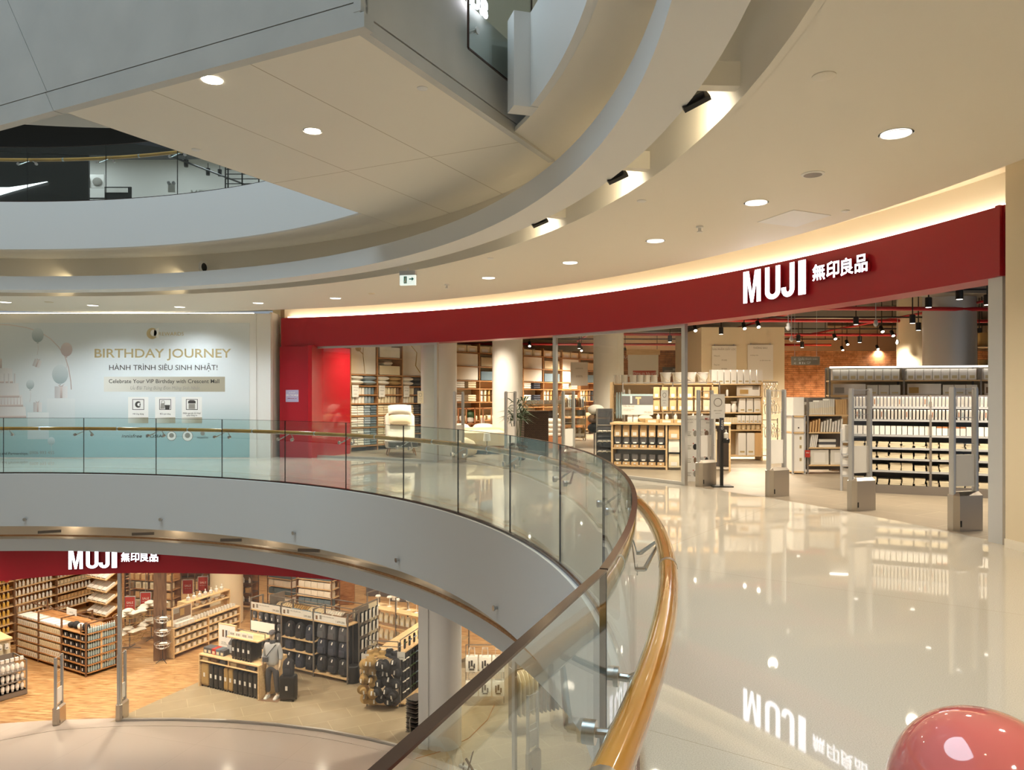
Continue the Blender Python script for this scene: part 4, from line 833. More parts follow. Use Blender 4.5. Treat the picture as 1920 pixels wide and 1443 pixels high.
tag(board(FR(px3(1086, 0, 27.5)[0], 27.5, 1.9, 0), .62, .85, 'poster', 'white printed sheet hanging above the clothes rack', 'poster', 'wall_sheet', [('cotton', .1, 0, .6, 'CENTER'), ('100%', .12, 0, .3, 'CENTER')]), 'white printed sheet hanging above the clothes rack', 'poster')
F = FR(px3(1106, 0, 17.2)[0]+.1, 17.2, 0, 0); o = empty('hook_stand', F, 'thin stand hung with stuffed cushions beside the dispenser counter', 'stand')
MB().lathe([(.18, 0), (.18, .015), (.014, .02), (.014, 1.45)], 14).obj('pole', 'grey_metal', o)
for k, (m, z) in enumerate((('white_cloth', 1.22), ('brown_cloth', 1.02), ('black_cloth', .82))): put('neck_cushion', 'cushion', [(None, MB().ball((0, 0, 0), .19, .12, .12, 12, 8).mesh('neck_cushion', m))], F @ T(.02, -.15, z), ('cream', 'brown', 'black')[k]+' neck cushion hung on the thin stand')
F = FR(px3(1119, 0, 16.6)[0], 16.6, 0, -8); o = shelf_unit('slipper_stand', F, .34, .3, [.08, .62, .9], 'narrow grey stand of slippers at the end of the dispenser counter', 'stand', 1, 1.25, shelf='grey_metal', back='grey_cloth')
MB().box(0, .34, -.004, .0, .08, .86).obj('cloth_cover', 'grey_cloth', o, smooth=False)
def k_slipper(m, sole):
    return cached(('slip', m, sole), lambda: [(None, MB().rings([[(w*math.cos(q*math.pi/6), -.012 if True else 0, z+w*.0) for q in (0, 6)]+[(-w, .012, z), (w, .012, z)] for w, z in ((.03, 0), (.045, .04), (.04, .13), (.048, .2), (.03, .25))], cap0=True).mesh('slipper', sole, smooth=False)),
                  ('strap', MB().tube([(-.05, -.01, .15), (-.03, -.05, .17), (.03, -.05, .17), (.05, -.01, .15)], .016, 6).mesh('strap', m))])
for r in range(3):
    for c in range(3): put('slipper', 'slipper', k_slipper('white_cloth', 'grey_cloth'), F @ T(.07+c*.1, -.03, .16+r*.22), 'grey slipper with white band hung on the narrow stand', 'grey slippers on the narrow stand')

# --- dispenser counter
A = (2.09, 16.03); Bq = (4.42, 15.35); F = FAB(A, Bq); L = math.dist(A, Bq); s1 = 1.13; s2 = 1.44
o = empty('counter', F, 'pale wooden counter with refill dispensers behind the shop window', 'counter')
MB().box(-.02, L, -.02, .75, .93, .97).obj('worktop', 'pale_wood', o, smooth=False)
for x in (0, s1, s2, L-.04): MB().box(x, x+.035, 0, .74, 0, .93).obj('side_panel', 'pale_wood', o, smooth=False)
MB().box(.03, L-.04, .5, .53, .05, .93).obj('back_panel', 'smoke_plastic', o, smooth=False)
for z in (.08, .44): MB().box(.035, s1, 0, .5, z-.025, z).obj('shelf', 'pale_wood', o, smooth=False)
def k_disp():
    return [(None, MB().box(-.06, .06, -.06, .12, .1, .22).mesh('dispenser', 'smoke_plastic', smooth=False)), ('chute', MB().rings([[(x, y, z) for x in (-.035, .035)]+[(.035, y+.03, z), (-.035, y+.03, z)] for y, z in ((-.07, .09), (-.03, .2))]).mesh('chute', 'clear_plastic', smooth=False)),
            ('tray', MB().box(-.07, .07, -.1, .06, 0, .06).mesh('tray', 'kraft', smooth=False)), ('label', MB().box(-.02, .02, -.103, -.1, .015, .045).mesh('label', 'white', smooth=False))]
D = k_disp()
for r, z in enumerate((.085, .445)):
    for c in range(6): put('dispenser', 'dispenser', D, F @ T(.13+c*.18, .12, z), 'smoky food dispenser with kraft tray, %s row of the pale counter' % ('bottom', 'upper')[r], 'dispensers %d' % r)
for c in range(6): put('paper_bag', 'bag', k_bag(.135, .14, .24, 'kraft'), F @ T(.13+c*.18, .1, .675), 'kraft paper bag above the upper row of dispensers', 'kraft bags over the dispensers')
for k, (m, z) in enumerate((('kraft', .64), ('white_cloth', .37), ('cream_cloth', .06))): put('hanging_bag', 'bag', k_bag(.22, .08, .27, m), F @ T(s1+.17, .05, z), ('kraft', 'white', 'cream')[k]+' bag hung in the narrow bay of the pale counter')
for c in range(6):
    put('rolled_mat', 'roll', k_lathe('matroll', [(.02, 0), (.02, .46), (.028, .46), (.028, .62), (.015, .63), (.015, .68)], 'cream_cloth' if c % 2 else 'white_cloth', 8), F @ T(s2+.12+c*.115, .08, .18), 'pale cleaning pole standing in the end bay of the counter', 'cleaning poles')
Fw = F @ T(0, .35, 0)
o = empty('pouch_rack', Fw, 'grey metal rack of hanging paper pouches standing on the pale counter', 'rack')
for x in (.2, 1.25, 2.2): MB().box(x-.012, x+.012, -.012, .012, .97, 1.82).obj('post', 'grey_metal', o, smooth=False)
MB().box(.2, 2.2, -.012, .012, 1.80, 1.82).box(.8, 2.2, -.02, 0, 1.70, 1.71).box(.8, 2.2, -.02, 0, 1.44, 1.45).obj('crossbar', 'grey_metal', o, smooth=False)
for r, z in enumerate((1.48, 1.22)):
    for c in range(8): put('hanging_pouch', 'bag', k_bag(.13, .07, .24, 'kraft' if r == 0 or c < 4 else 'cream_cloth'), Fw @ T(.92+c*.17, -.06, z), 'paper pouch hung in the %s row of the grey pouch rack' % ('upper', 'lower')[r], 'hung pouches %d' % r)
for c in range(7): put('pump_bottle', 'bottle', bottle('clear_plastic', 'white', .2, .035), Fw @ T(.95+c*.18, -.05, .972), 'clear pump bottle on the pale counter under the pouches', 'bottles on the counter')
for c in range(3): put('tray_box', 'box', k_box(.28, .2, .07, 'kraft', ('white', .8)), F @ T(.85+c*.3, .12, .972), 'low kraft tray on the front of the pale counter', 'kraft trays')
for c in range(2): put('paper_bag', 'bag', k_bag(.1, .07, .17, 'white'), F @ T(.36+c*.12, .3, .972), 'small white bag on the counter under the picture board', 'white bags under the board')
put('cloth_pouch', 'bag', k_pillow(.3, .16, .16, 'cream_cloth'), F @ T(.68, .3, .975), 'cream cloth pouch lying on the counter under the picture board')
o = board(Fw @ T(.52, -.10, 1.13), .66, .44, 'poster', 'picture board with price on posts at the pale counter', 'notice', 'picture_board', [('Dầu ăn hạt', .05, -.3, .165, 'LEFT'), ('79.000', .06, .3, .03, 'RIGHT'), ('thành phần tự nhiên\nsản phẩm mới', .028, -.3, .11, 'LEFT')])
picture(o, [(-.33, .33, .21, .44, 'smoke_plastic'), (.0, .04, .22, .36, 'pale_wood'), (-.04, .08, .34, .38, 'pale_wood'), (-.15, -.11, .24, .40, 'white'), (.33-.66, .33, .40, .44, 'pale_blue')])
MB().box(-.28, -.26, 0, .01, -.16, 0).box(.26, .28, 0, .01, -.16, 0).obj('post', 'grey_metal', o, smooth=False)
for i, (px, lb) in enumerate(((1247, 'pale leaflet with a round emblem stuck on the dispenser window'), (789, 'cream leaflet stuck on the first shop window beside the round column'))):
    t = oncirc(px, RS); q = pol(RS-.015, t); z = EYE-(762-HOR if i == 0 else 756-HOR)*q[1]/FPX
    o = board(FR(q[0], q[1], z, t-90), .17, .29, 'cream_cloth' if i else 'paint_white', lb, 'leaflet', 'leaflet', [('WELCOME', .02, 0, .1, 'CENTER'), ('please', .02, 0, .06, 'CENTER')], th=.002)
    MB().lathe([(.045, 0), (.045, .001), (.036, .001), (.036, 0)], 24, M=Matrix.Translation((0, -.001, .2)) @ Matrix.Rotation(math.pi/2, 4, 'X'), cap0=False, cap1=False).obj('emblem', 'ink_grey', o)
o = board(FR(*px3(1346, 0, 12.9)[:2], EYE-(785-HOR)*12.9/FPX, 8), .25, .42, 'paint_white', 'pale notice with a round emblem on the sanitiser stand', 'notice', 'notice_board', [('XIN CHÀO', .03, 0, .13, 'CENTER'), ('welcome', .025, 0, .09, 'CENTER')], th=.004)
MB().lathe([(.075, 0), (.075, .001), (.062, .001), (.062, 0)], 24, M=Matrix.Translation((0, -.001, .28)) @ Matrix.Rotation(math.pi/2, 4, 'X'), cap0=False, cap1=False).obj('emblem', 'ink_grey', o)
# poster stand and sanitiser stand
a = px3(1279, 0, 13.55); c = px3(1343, 0, 13.55); wd = c[0]-a[0]
o = board(FR((a[0]+c[0])/2, 13.6, .0, 0), wd, 1.18, 'poster', 'white printed poster stand of bags beside the shop window', 'poster', 'poster_stand', [('DANH MỤC SẢN PHẨM', .035, -wd*.45, 1.1, 'LEFT'), ('mua trực tuyến', .028, -wd*.45, 1.05, 'LEFT')], th=.03)
text('lettering', 'MUJI', .06, 'sale_red', o, T(wd*.28, -.002, 1.10), bold=.02, ext=.0006); text('lettering', 'BAGS', .03, 'ink', o, T(wd*.28, -.002, 1.04), ext=.0006)
for r in range(4):
    for c in range(3):
        x = -wd*.36+c*wd*.34; z = .86-r*.24
        MB().ball((x-.05, -.002, z), .026+.006*((r+c) % 3), .0015, .055, 10, 6).obj('picture', ('black', 'ink_grey', 'brown_cloth')[(r*2+c) % 3], o)
        MB().box(x+.0, x+.09, -.002, 0, z+.02, z+.027).box(x, x+.07, -.002, 0, z-.01, z-.003).box(x, x+.08, -.002, 0, z-.04, z-.03).obj('lettering', 'ink_grey', o, smooth=False)
        MB().lathe([(.011, 0), (.011, .002)], 10, M=Matrix.Translation((x-.08, 0, z+.06)) @ Matrix.Rotation(math.pi/2, 4, 'X')).obj('picture', 'sale_red', o)
p = at(1353, 912); o = empty('sanitiser_stand', FR(p[0], p[1]), 'black sanitiser stand with printed post near the poster stand', 'stand')
MB().box(-.17, .17, -.12, .12, 0, .02).obj('base', 'black', o, smooth=False); MB().box(-.025, .025, -.02, .02, .02, .95).obj('pole', 'black', o, smooth=False)
MB().box(-.03, .03, -.03, .03, .95, 1.16).obj('header', 'navy_cloth', o, smooth=False); text('lettering', 'CLEAN', .05, 'white', o, T(.018, -.032, .965) @ Matrix.Rotation(-math.pi/2, 4, 'Y'), align='LEFT')
MB().lathe([(.06, .74), (.065, .8), (.04, .82)], 12, c=(.07, -.02)).obj('tray', 'black', o); MB().lathe([(.04, .80), (.04, .9), (.012, .92), (.012, .96)], 12, c=(.07, -.02)).obj('bottle', 'clear_plastic', o)
# --- high rack of household goods
xa, xb = px3(1150, 0, 18)[0], px3(1429, 0, 18)[0]; F = FR(xa, 18, 0, 0); W2 = xb-xa; X = lambda px: px3(px, 0, 18.1)[0]-xa
shelf_unit('goods_rack', F, W2, .5, [.12, .73, .89, 1.14, 1.52, 1.82], 'wide pale wooden rack of white boxes and buckets behind the counter', 'rack', 3, 1.86, shelf='pale_wood', back='cream_cloth', wood='pale_wood')
GJ = 'goods on the wide rack '
row(k_lathe('gjar', [(.075, 0), (.08, .02), (.08, .2), (.085, .21)], 'clear_plastic', 14), F, [X(p) for p in (1158, 1172, 1188, 1201, 1214, 1228)], .2, 1.822, 'clear_jar', 'jar', 'clear jar on top of the wide rack, in front of the red price banner', GJ+'jars')
for i, p in enumerate((1250, 1273, 1297, 1320)):
    put('bucket', 'bucket', [(None, MB().lathe([(.1, 0), (.13, .25), (.14, .25), (.14, .27), (.11, .27), (.09, .02)], 18, cap1=False).mesh('bucket', 'white')), ('handle', MB().tube([(-.14, -.01, .24), (-.08, -.13, .15), (.04, -.15, .06), (.14, -.02, .22)], .006, 6).mesh('handle', 'cream_cloth'))], F @ T(X(p), .22, 1.822), 'cream bucket on top of the wide rack, between jars and white boxes', GJ+'buckets')
row(k_box(.135, .2, .33, 'white', ('gold', .22)), F, [X(1339+i*12.2) for i in range(8)], .18, 1.822, 'tall_box', 'box', 'tall white box on top of the wide rack below the notices', GJ+'tall')
row(k_box(.15, .2, .33, 'white', ('gold', .22)), F, [X(p) for p in (1391, 1405, 1419)], .15, 1.142, 'tall_box', 'box', 'tall white box on the middle shelf of the wide rack', GJ+'mid tall')
put('white_vase', 'vase', k_lathe('vase', [(.06, 0), (.08, .1), (.05, .2), (.08, .26)], 'white', 12), F @ T(X(1377), .15, 1.142), 'cream waisted vase beside the three tall white boxes'); put('storage_box', 'box', k_box(.13, .2, .2, 'white'), F @ T(X(1364), .15, 1.142), 'plain white box beside the cream waisted vase')
row(k_box(.085, .2, .18, 'white', ('gold', .3)), F, [X(1384+i*7.6) for i in range(6)], .1, .892, 'small_box', 'box', 'small white box in the upper row behind the counter end', GJ+'small')
row(k_box(.06, .2, .13, 'cream_cloth'), F, [X(1358+i*5) for i in range(5)], .1, .892, 'small_box', 'box', 'small cream box behind the counter end', GJ+'small cream')
row(k_lathe('rollh', [(.05, 0), (.055, .01), (.055, .1), (.05, .11)], 'cream_cloth', 12), F, [X(1385+i*9) for i in range(5)], .1, .735, 'tape_roll', 'roll', 'cream roll on the low shelf of the wide rack', GJ+'rolls')
row(k_box(.18, .25, .53, 'white', ('gold', .2)), F, [X(1390), X(1406)], .15, .122, 'tall_box', 'box', 'largest tall white box standing low in the wide rack', GJ+'big')
row(k_box(.09, .25, .53, 'kraft'), F, [X(1417), X(1424)], .15, .122, 'kraft_box', 'box', 'tall kraft box standing low in the wide rack', GJ+'kraft')
o = board(F @ T(X(1402), .06, 1.53), .55, .24, 'print_sky', 'photo board on the upper shelf of the wide rack', 'picture', 'photo_board'); picture(o, [(-.2, .0, .05, .15, 'tan_cloth'), (.1, .25, .15, .24, 'ink_grey')])
row(bottle('white', 'cream_cloth', .2, .03), F, [X(1364), X(1170), X(1180)], .12, 1.525, 'pump_bottle', 'bottle', 'white bottle on the upper shelf of the wide rack', GJ+'btl')
row(k_lathe('umbrella', [(.012, 0), (.03, .1), (.02, .55), (.01, .62)], 'pale_blue', 8), F, [X(1155+i*4.5) for i in range(4)], -.05, 1.0, 'folded_umbrella', 'umbrella', 'pale folded umbrella hung at the end of the wide rack', GJ+'umb')
Fh = F @ T(W2+.03, .1, 0); o = empty('hanger_display', Fh, 'wire end rack of hanging clothes hangers and nets on the wide rack', 'rack')
MB().box(0, .02, 0, .02, .1, 1.9).box(.36, .38, 0, .02, .1, 1.0).box(0, .38, 0, .02, 1.85, 1.87).box(0, .38, 0, .02, .95, .97).box(0, .38, 0, .02, .1, .12).obj('frame', 'grey_metal', o, smooth=False)
def k_hang(m): return cached(('hang', m), lambda: [(None, MB().tube([(0, 0, .3), (0, -.02, .33), (0, -.04, .3), (0, -.02, .26), (-.06, -.02, .18), (-.04, -.02, 0), (.04, -.02, 0), (.06, -.02, .18), (0, -.02, .26)], .008, 5).mesh('hanger', m))])
for r, z in enumerate((1.50, 1.1, .55)):
    for c in range(6): put('clothes_hanger', 'hanger', k_hang(('white', 'grey_metal', 'cream_cloth')[c % 3]), Fh @ T(.03+c*.06, -.03-.02*(c % 2), z), 'bunched hanger on the %s hook row of the wire end rack' % ('topmost', 'middle', 'lowest')[r], 'hangers %d' % r)
# --- notices on the partition, banner, hanging direction sign
for px0, px1, py0, py1, lb, ls in ((1335, 1381, 648, 712, 'white notice sheet on the cream partition nearer the window frame', [('SẢN PHẨM GIẤY LỌC', .07, 0, .86, 'CENTER'), ('Màng lọc', .05, -.3, .68, 'LEFT'), ('79.000', .06, 0, .55, 'CENTER'), ('Ống hút', .05, -.3, .42, 'LEFT'), ('99.000', .06, 0, .3, 'CENTER'), ('150.000', .06, 0, .1, 'CENTER')]),
                                   (1402, 1450, 646, 712, 'white notice sheet on the cream partition near its free corner', [('THÔNG BÁO', .07, 0, .9, 'CENTER'), ('chương trình', .045, -.3, .7, 'LEFT'), ('ưu đãi thành viên', .045, .3, .55, 'RIGHT')])):
    a, c = px3(px0, py1, 21.95), px3(px1, py0, 21.95)
    o = board(FR((a[0]+c[0])/2, 21.96, a[2]), c[0]-a[0], c[2]-a[2], 'poster', lb, 'notice', 'wall_notice', ls, th=.004)
    for x in (-.28, .28): MB().box(x-.012, x+.012, -.004, .004, c[2]-a[2]-.01, c[2]-a[2]+.05).obj('clip', 'steel', o, smooth=False)
o = board(FR(*px3(1206, 0, 25)[:2], px3(0, 706, 25)[2]), 1.0, .72, 'poster', 'pale poster with red caption hanging before the brick wall', 'poster', 'wall_poster'); picture(o, [(-.34, .42, .05, .2, 'sale_red')]); text('lettering', 'Dụng cụ lưu trữ', .11, 'white', o, T(.04, -.004, .08)); MB().box(-.55, .55, -.03, .03, .72, .9).obj('shelf_box', 'pale_wood', o, smooth=False)
t = text('lettering', 'MUJI', .16, 'poster', None, T(*px3(1172, 672, 26.99))); tag(t, 'small white lettering on the brick wall', 'lettering')
for px, lb in ((1262, 'dark landscape photo strip on the brick wall beside the window frame'), (1299, 'dark landscape photo strip on the brick wall beside the partition')):
    a = px3(px, 700, 26.9); o = board(FR(a[0], 26.95, a[2]), .72, .23, 'smoke_plastic', lb, 'picture', 'photo_board'); picture(o, [(-.3, .1, .05, .12, 'ink_grey'), (0, .3, .1, .18, 'alu_paint')])
a = px3(1510.5, 684, 15.2); o = board(FR(a[0], 15.2, a[2]), .57, .17, mat('olive', (.30, .27, .20), .5), 'hanging grey direction sign with white arrows', 'sign', 'direction_sign', [('Quầy thanh toán', .056, -.15, .105, 'LEFT'), ('GF', .07, .02, .022, 'LEFT'), ('Cashier', .02, -.15, .085, 'LEFT')], inkm='white')
for z in (.115, .035): MB().tube([(-.20, -.003, z+.02), (-.235, -.003, z), (-.20, -.003, z-.02)], .004, 5).box(-.235, -.19, -.005, -.002, z-.003, z+.003).obj('arrow', 'white', o)
MB().box(-.13, -.10, -.004, -.002, .02, .06).box(-.07, -.05, -.004, -.002, .02, .06).box(-.03, -.01, -.004, -.002, .02, .05).obj('icon', 'white', o, smooth=False); MB().box(-.22, -.215, 0, .005, .17, 2.3).box(.22, .225, 0, .005, .17, 2.3).obj('hanger', 'steel', o, smooth=False)
# --- stationery shelves
xa = px3(1487, 0, 14.9)[0]; F = FR(xa, 14.9, 0, 0); wA = px3(1509, 0, 14.9)[0]-xa
shelf_unit('box_shelf', F, wA, .4, [.05, .82, 1.14], 'narrow shelf of large white boxes at the end of the stationery shelf', 'shelf', 1, 1.15, shelf='pale_wood', post='alu_paint')
for z, h, lb in ((.052, .74, 'tallest white drawer box standing on the narrow shelf'), (.825, .29, 'white box with a finger hole on the narrow shelf'), (1.145, .36, 'white box on top of the narrow shelf')):
    o = put('storage_box', 'box', k_box(wA*.95, .36, h, 'white'), F @ T(wA/2, .2, z), lb)
    if 'hole' in lb: MB().lathe([(.015, 0), (.015, .002)], 10, M=Matrix.Translation((0, -.18, .08)) @ Matrix.Rotation(math.pi/2, 4, 'X')).obj('finger_hole', 'black', o)
    if 'drawer' in lb:
        for q in (.2, .45, .62): MB().box(.02, .06, -.182, -.18, q, q+.06).obj('label', 'gold', o, smooth=False)
xb = px3(1515, 0, 14.9)[0]; F = FR(xb, 14.9, 0, 0); wB = px3(1592, 0, 14.9)[0]-xb
shelf_unit('file_shelf', F, wB, .4, [.18, .52, .82, 1.16], 'stationery shelf of file boxes and folders before the brick wall', 'shelf', 1, 1.5, shelf='pale_wood', post='grey_metal', back='grey_metal')
for c in range(13): put('file_box', 'file box', k_box(.036, .3, .25+.03*(c//5), 'clear_plastic', ('cream_cloth', .5)), F @ T(.05+c*.039, .18, 1.162), 'clear file box in the top row of the stationery shelf', 'clear files')
for c in range(5): put('file_box', 'file box', k_box(.04, .3, .30, 'kraft'), F @ T(.58+c*.043, .18, 1.162), 'kraft file box in the top row of the stationery shelf', 'kraft files')
for c in range(12): put('folder', 'folder', k_box(.03, .28, .2+.02*(c % 4), ('kraft', 'clear_plastic', 'poster')[c//4]), F @ T(.06+c*.055, .17, .822) @ Matrix.Rotation(.08, 4, 'Y'), ('kraft', 'clear', 'white')[c//4]+' folder in the second row of the stationery shelf', 'folders %d' % (c//4))
for c in range(4): put('folder', 'folder', k_box(.025, .28, .25, 'poster'), F @ T(.06+c*.035, .17, .523) @ Matrix.Rotation(.15, 4, 'Y'), 'white leaning folder in the third row of the stationery shelf', 'leaning folders')
for k in range(3): put('paper_stack', 'paper', k_box(.33, .26, .05, ('poster', 'grey_cloth', 'clear_plastic')[k]), F @ T(.4, .17, .523+k*.052), ('white', 'grey', 'clear')[k]+' paper tray in the pile on the stationery shelf')
for c in range(2): put('storage_case', 'box', k_box(.36, .3, .29, 'clear_plastic', ('poster', .8)), F @ T(.24+c*.4, .18, .183), 'large clear storage case on the lowest stationery shelf', 'storage cases')
o = board(F @ T(-.02, -.03, .33), .1, .14, 'sale_red', 'small red sale tag on the lowest stationery shelf', 'tag', 'sale_tag', [('SALE', .03, 0, .08, 'CENTER')], th=.003, inkm='white')
# long gondola in front
F = FAB((5.45, 12.18), (7.45, 11.24)); L = math.dist((5.45, 12.18), (7.45, 11.24)); 
ZG = [.13, .36, .55, .72, .92, 1.16, 1.36]
o = shelf_unit('stationery_gondola', F, L, .45, ZG, 'long grey gondola of pens and notebooks facing the shop entrance', 'shelf', 2, 1.54, shelf='alu_paint', post='grey_metal', back='smoke_plastic', th=.03)
MB().box(0, L, -.04, .45, 0, .13).obj('base', 'grey_metal', o, smooth=False)
for si, z in enumerate((1.16, 1.36)):
    for c in range(44):
        k = c*L/44; m = ('clear_plastic', 'white', 'clear_plastic', 'pale_blue', 'white', 'terracotta', 'clear_plastic')[(c*5+si*3) % 7]
        put('pen_holder', 'pens', cached(('pens', m), lambda: [(None, MB().box(-.016, .016, 0, .03, 0, .15, Matrix.Rotation(.25, 4, 'X')).mesh('pen_holder', 'white', smooth=False)), ('label', MB().box(-.006, .006, -.003, 0, .04, .12, Matrix.Rotation(.25, 4, 'X')).mesh('label', m, smooth=False))]), F @ T(k+.025, .02, z+.003), 'slim pen pack standing in the %s pen row of the gondola' % ('lower', 'upper')[si], 'pen packs %d' % si)
for c in range(28):
    m = ('poster', 'poster', 'clear_plastic', 'terracotta', 'poster', 'sale_red')[min(5, c//5)]
    put('ink_box', 'pens', cached(('ink', m), lambda: [(None, MB().box(-.034, .034, 0, .12, 0, .11).mesh('ink_box', 'poster', smooth=False)), ('lid', MB().box(-.034, .034, 0, .12, .11, .135).mesh('lid', m, smooth=False))]), F @ T(.04+c*L/28, .03, .923), 'small pen box in the tray row of the gondola', 'pen boxes')
for si, z in enumerate((.13, .36, .55, .72)):
    for c in range(12):
        n = (4, 4, 3, 3)[(si+c) % 4] if si < 2 else 3
        for k in range(n): put('notebook', 'notebook', cached(('nb', c % 3 == 2), lambda: [(None, MB().box(-.075, .075, -.1, .1, 0, .028).mesh('notebook', 'cream_cloth', smooth=False)), ('spine', MB().box(-.0765 if c % 3 == 2 else .072, -.073 if c % 3 == 2 else .0765, -.1, .1, 0, .028).mesh('spine', 'black' if c % 3 == 2 else 'beige_cloth', smooth=False))]),
            F @ T(.1+c*(L-.14)/12+random.uniform(-.006, .006), .13, z+.002+k*.029, random.uniform(-4, 4)), 'cream notebook piled on the %s notebook shelf of the gondola' % ('lowest', 'second lowest', 'third', 'fourth')[si], 'notebooks shelf %d' % si)
Fe = F @ T(-.02, .42, 0, 90+180); o = shelf_unit('end_shelf', F @ T(-.16, .03, 0), .15, .36, [.25, .42, .6, .8], 'narrow end shelf of white boxes at the gondola end', 'shelf', 1, 1.0, shelf='alu_paint', post='alu_paint')
for i, z in enumerate((.25, .42, .6)): put('white_box', 'box', k_box(.12, .28, .11, 'white'), F @ T(-.085, .2, z+.002), 'white box on the %s board of the narrow end shelf' % ('lowest', 'middle', 'upper')[i])
put('brochure_holder', 'holder', k_box(.13, .2, .26, 'poster'), F @ T(-.085, .2, .802), 'white upright brochure box on top of the narrow end shelf')
# tall rack behind the gondola
a, c = px3(1556, 0, 15.6), px3(1990, 0, 14.7); F = FAB(a[:2], c[:2]); L = math.dist(a[:2], c[:2])
shelf_unit('storage_rack', F, L, .45, [.1, .6, 1.1, 1.55, 1.85], 'tall grey rack of clear storage boxes behind the pen gondola', 'rack', 3, shelf='pale_wood', post='grey_metal', back='cream_cloth', top=2.12)
MB().box(0, L, -.02, .02, 2.10, 2.13).obj('light_bar', 'lamp_soft', [q for q in C.objects if q.name == 'storage_rack'][0], smooth=False)
for bi in range(3):
    x0 = bi*L/3
    for c in range(8): put('storage_case', 'box', k_box(.15, .35, .22, 'clear_plastic' if bi == 0 else 'poster', ('gold', .4)), F @ T(x0+.13+c*(L/3-.2)/7.5, .2, 1.852), ('clear', 'white', 'white')[bi]+' storage case on the top shelf of the tall grey rack, %s bay' % ('first', 'middle', 'last')[bi], 'rack cases %d' % bi)
    o = board(F @ T(x0+.38, .03, 1.555), .62, .22, 'print_sky', 'photo card in the %s bay of the tall grey rack' % ('first', 'middle', 'last')[bi], 'picture', 'photo_board'); picture(o, [(-.28, -.1, .03, .15, ('ink_grey', 'tan_cloth', 'brown_cloth')[bi])])
    for c in range(3): put('storage_case', 'box', k_box(.2, .35, .2, 'clear_plastic' if bi == 0 else 'white', ('gold', .3)), F @ T(x0+.82+c*.21, .2, 1.552), 'storage case on the second shelf of the tall grey rack, %s bay' % ('first', 'middle', 'last')[bi], 'rack cases low %d' % bi)
o = empty('roll_trolley', FR(*px3(1480, 0, 18.6)[:2], 0, 10), 'dark grey trolley beside the cream partition', 'trolley'); MB().box(-.11, .11, -.2, .2, .12, 1.2).obj('body', 'grey_cloth', o, smooth=False)
for x in (-.09, .09): MB().lathe([(.05, -.015), (.05, .015)], 12, M=Matrix.Translation((x, -.15, .055)) @ Matrix.Rotation(math.pi/2, 4, 'Y')).obj('wheel', 'black', o)
a = px3(1692, 0, 22); F = FR(a[0], 22, 0); shelf_unit('tray_shelf', F, .3, .3, [1.9, 2.2, 2.45, 2.7], 'slim reddish shelf of baskets before the brick wall', 'shelf', 1, 2.9, shelf='terracotta', post='terracotta')
for i, z in enumerate((2.2, 2.45)): put('wooden_tray', 'basket', k_pillow(.2, .2, .12, 'beige_cloth'), F @ T(.15, .12, z), 'round beige basket on the slim reddish shelf, %s' % ('lower one', 'upper one')[i])
a = px3(1832, 0, 18.6); F = FR(a[0], 18.6, 0); shelf_unit('basket_shelf', F, 1.2, .4, [1.5, 2.15, 2.75], 'far shelf of woven baskets behind the thick grey column', 'shelf', 1, 3.1, shelf='pale_wood')
for i, (x, z, r) in enumerate(((.2, 2.16, .16), (.48, 2.16, .13), (.3, 2.76, .2))): put('woven_basket', 'basket', k_lathe('basket%d' % i, [(r*.8, 0), (r, r*1.6), (r*.9, r*1.6), (r*.7, .03)], 'tan_cloth', 14), F @ T(x, .18, z), ('large woven basket', 'small woven basket', 'widest woven basket')[i]+' on the far basket shelf')

# --- exposed services under the dark ceiling
def pipe(pts, r, m, label, cat='pipe', name='ceiling_pipe', n=8): return tag(MB().tube(pts, r, n).obj(name, m), label, cat)
for i, (Y, x0, x1, z) in enumerate(((16.5, 2.6, 14, 3.46), (20, -2, 14, 3.55), (24, -3, 14, 3.5), (28, -2, 12, 3.45))): pipe([(x0, Y, z), (x1, Y+.6, z)], .045, 'pipe_red', 'red sprinkler pipe across the shop ceiling, %s from the entrance' % ('first', 'second', 'third', 'fourth')[i])
for i, x in enumerate((3.0, 7.2, 10.5)): pipe([(x, 15, 3.62), (x-.5, 29, 3.62)], .03, 'pipe_red', 'thin red pipe running into the shop, %s' % ('over the counter', 'over the gondola', 'over the far baskets')[i])
for i, (x, y, w, d, z, a) in enumerate(((6.2, 16, 5.5, .7, 3.75, 6), (1.0, 22, 7, .8, 3.8, -4), (8, 21, 5, .9, 3.7, 10), (3, 26.5, 8, .7, 3.75, 0))): tag(MB().box(0, w, 0, d, z, z+.4).obj('air_duct', 'duct', None, FR(x, y, 0, a), smooth=False), 'grey rectangular air duct under the shop ceiling, %s' % ('above the file shelf', 'above the far bedding wall', 'above the brick wall', 'farthest back')[i], 'duct')
tracks = ((5.5, 14.2, 11, 3.5), (3.8, 17.0, 11, 3.48), (-1, 19.2, 11, 3.5), (-2, 22.5, 12, 3.5), (0, 25.5, 11, 3.42))
for i, (x0, Y, x1, z) in enumerate(tracks): tag(MB().box(x0, x1, Y-.02, Y+.02, z, z+.035).box(x0+.5, x0+.52, Y-.01, Y+.01, z, 4.45).box(x1-.5, x1-.48, Y-.01, Y+.01, z, 4.45).obj('light_track', 'black', smooth=False), 'black light track hung from the shop ceiling, %s from the entrance' % ('first', 'second', 'third', 'fourth', 'fifth')[i], 'light track')
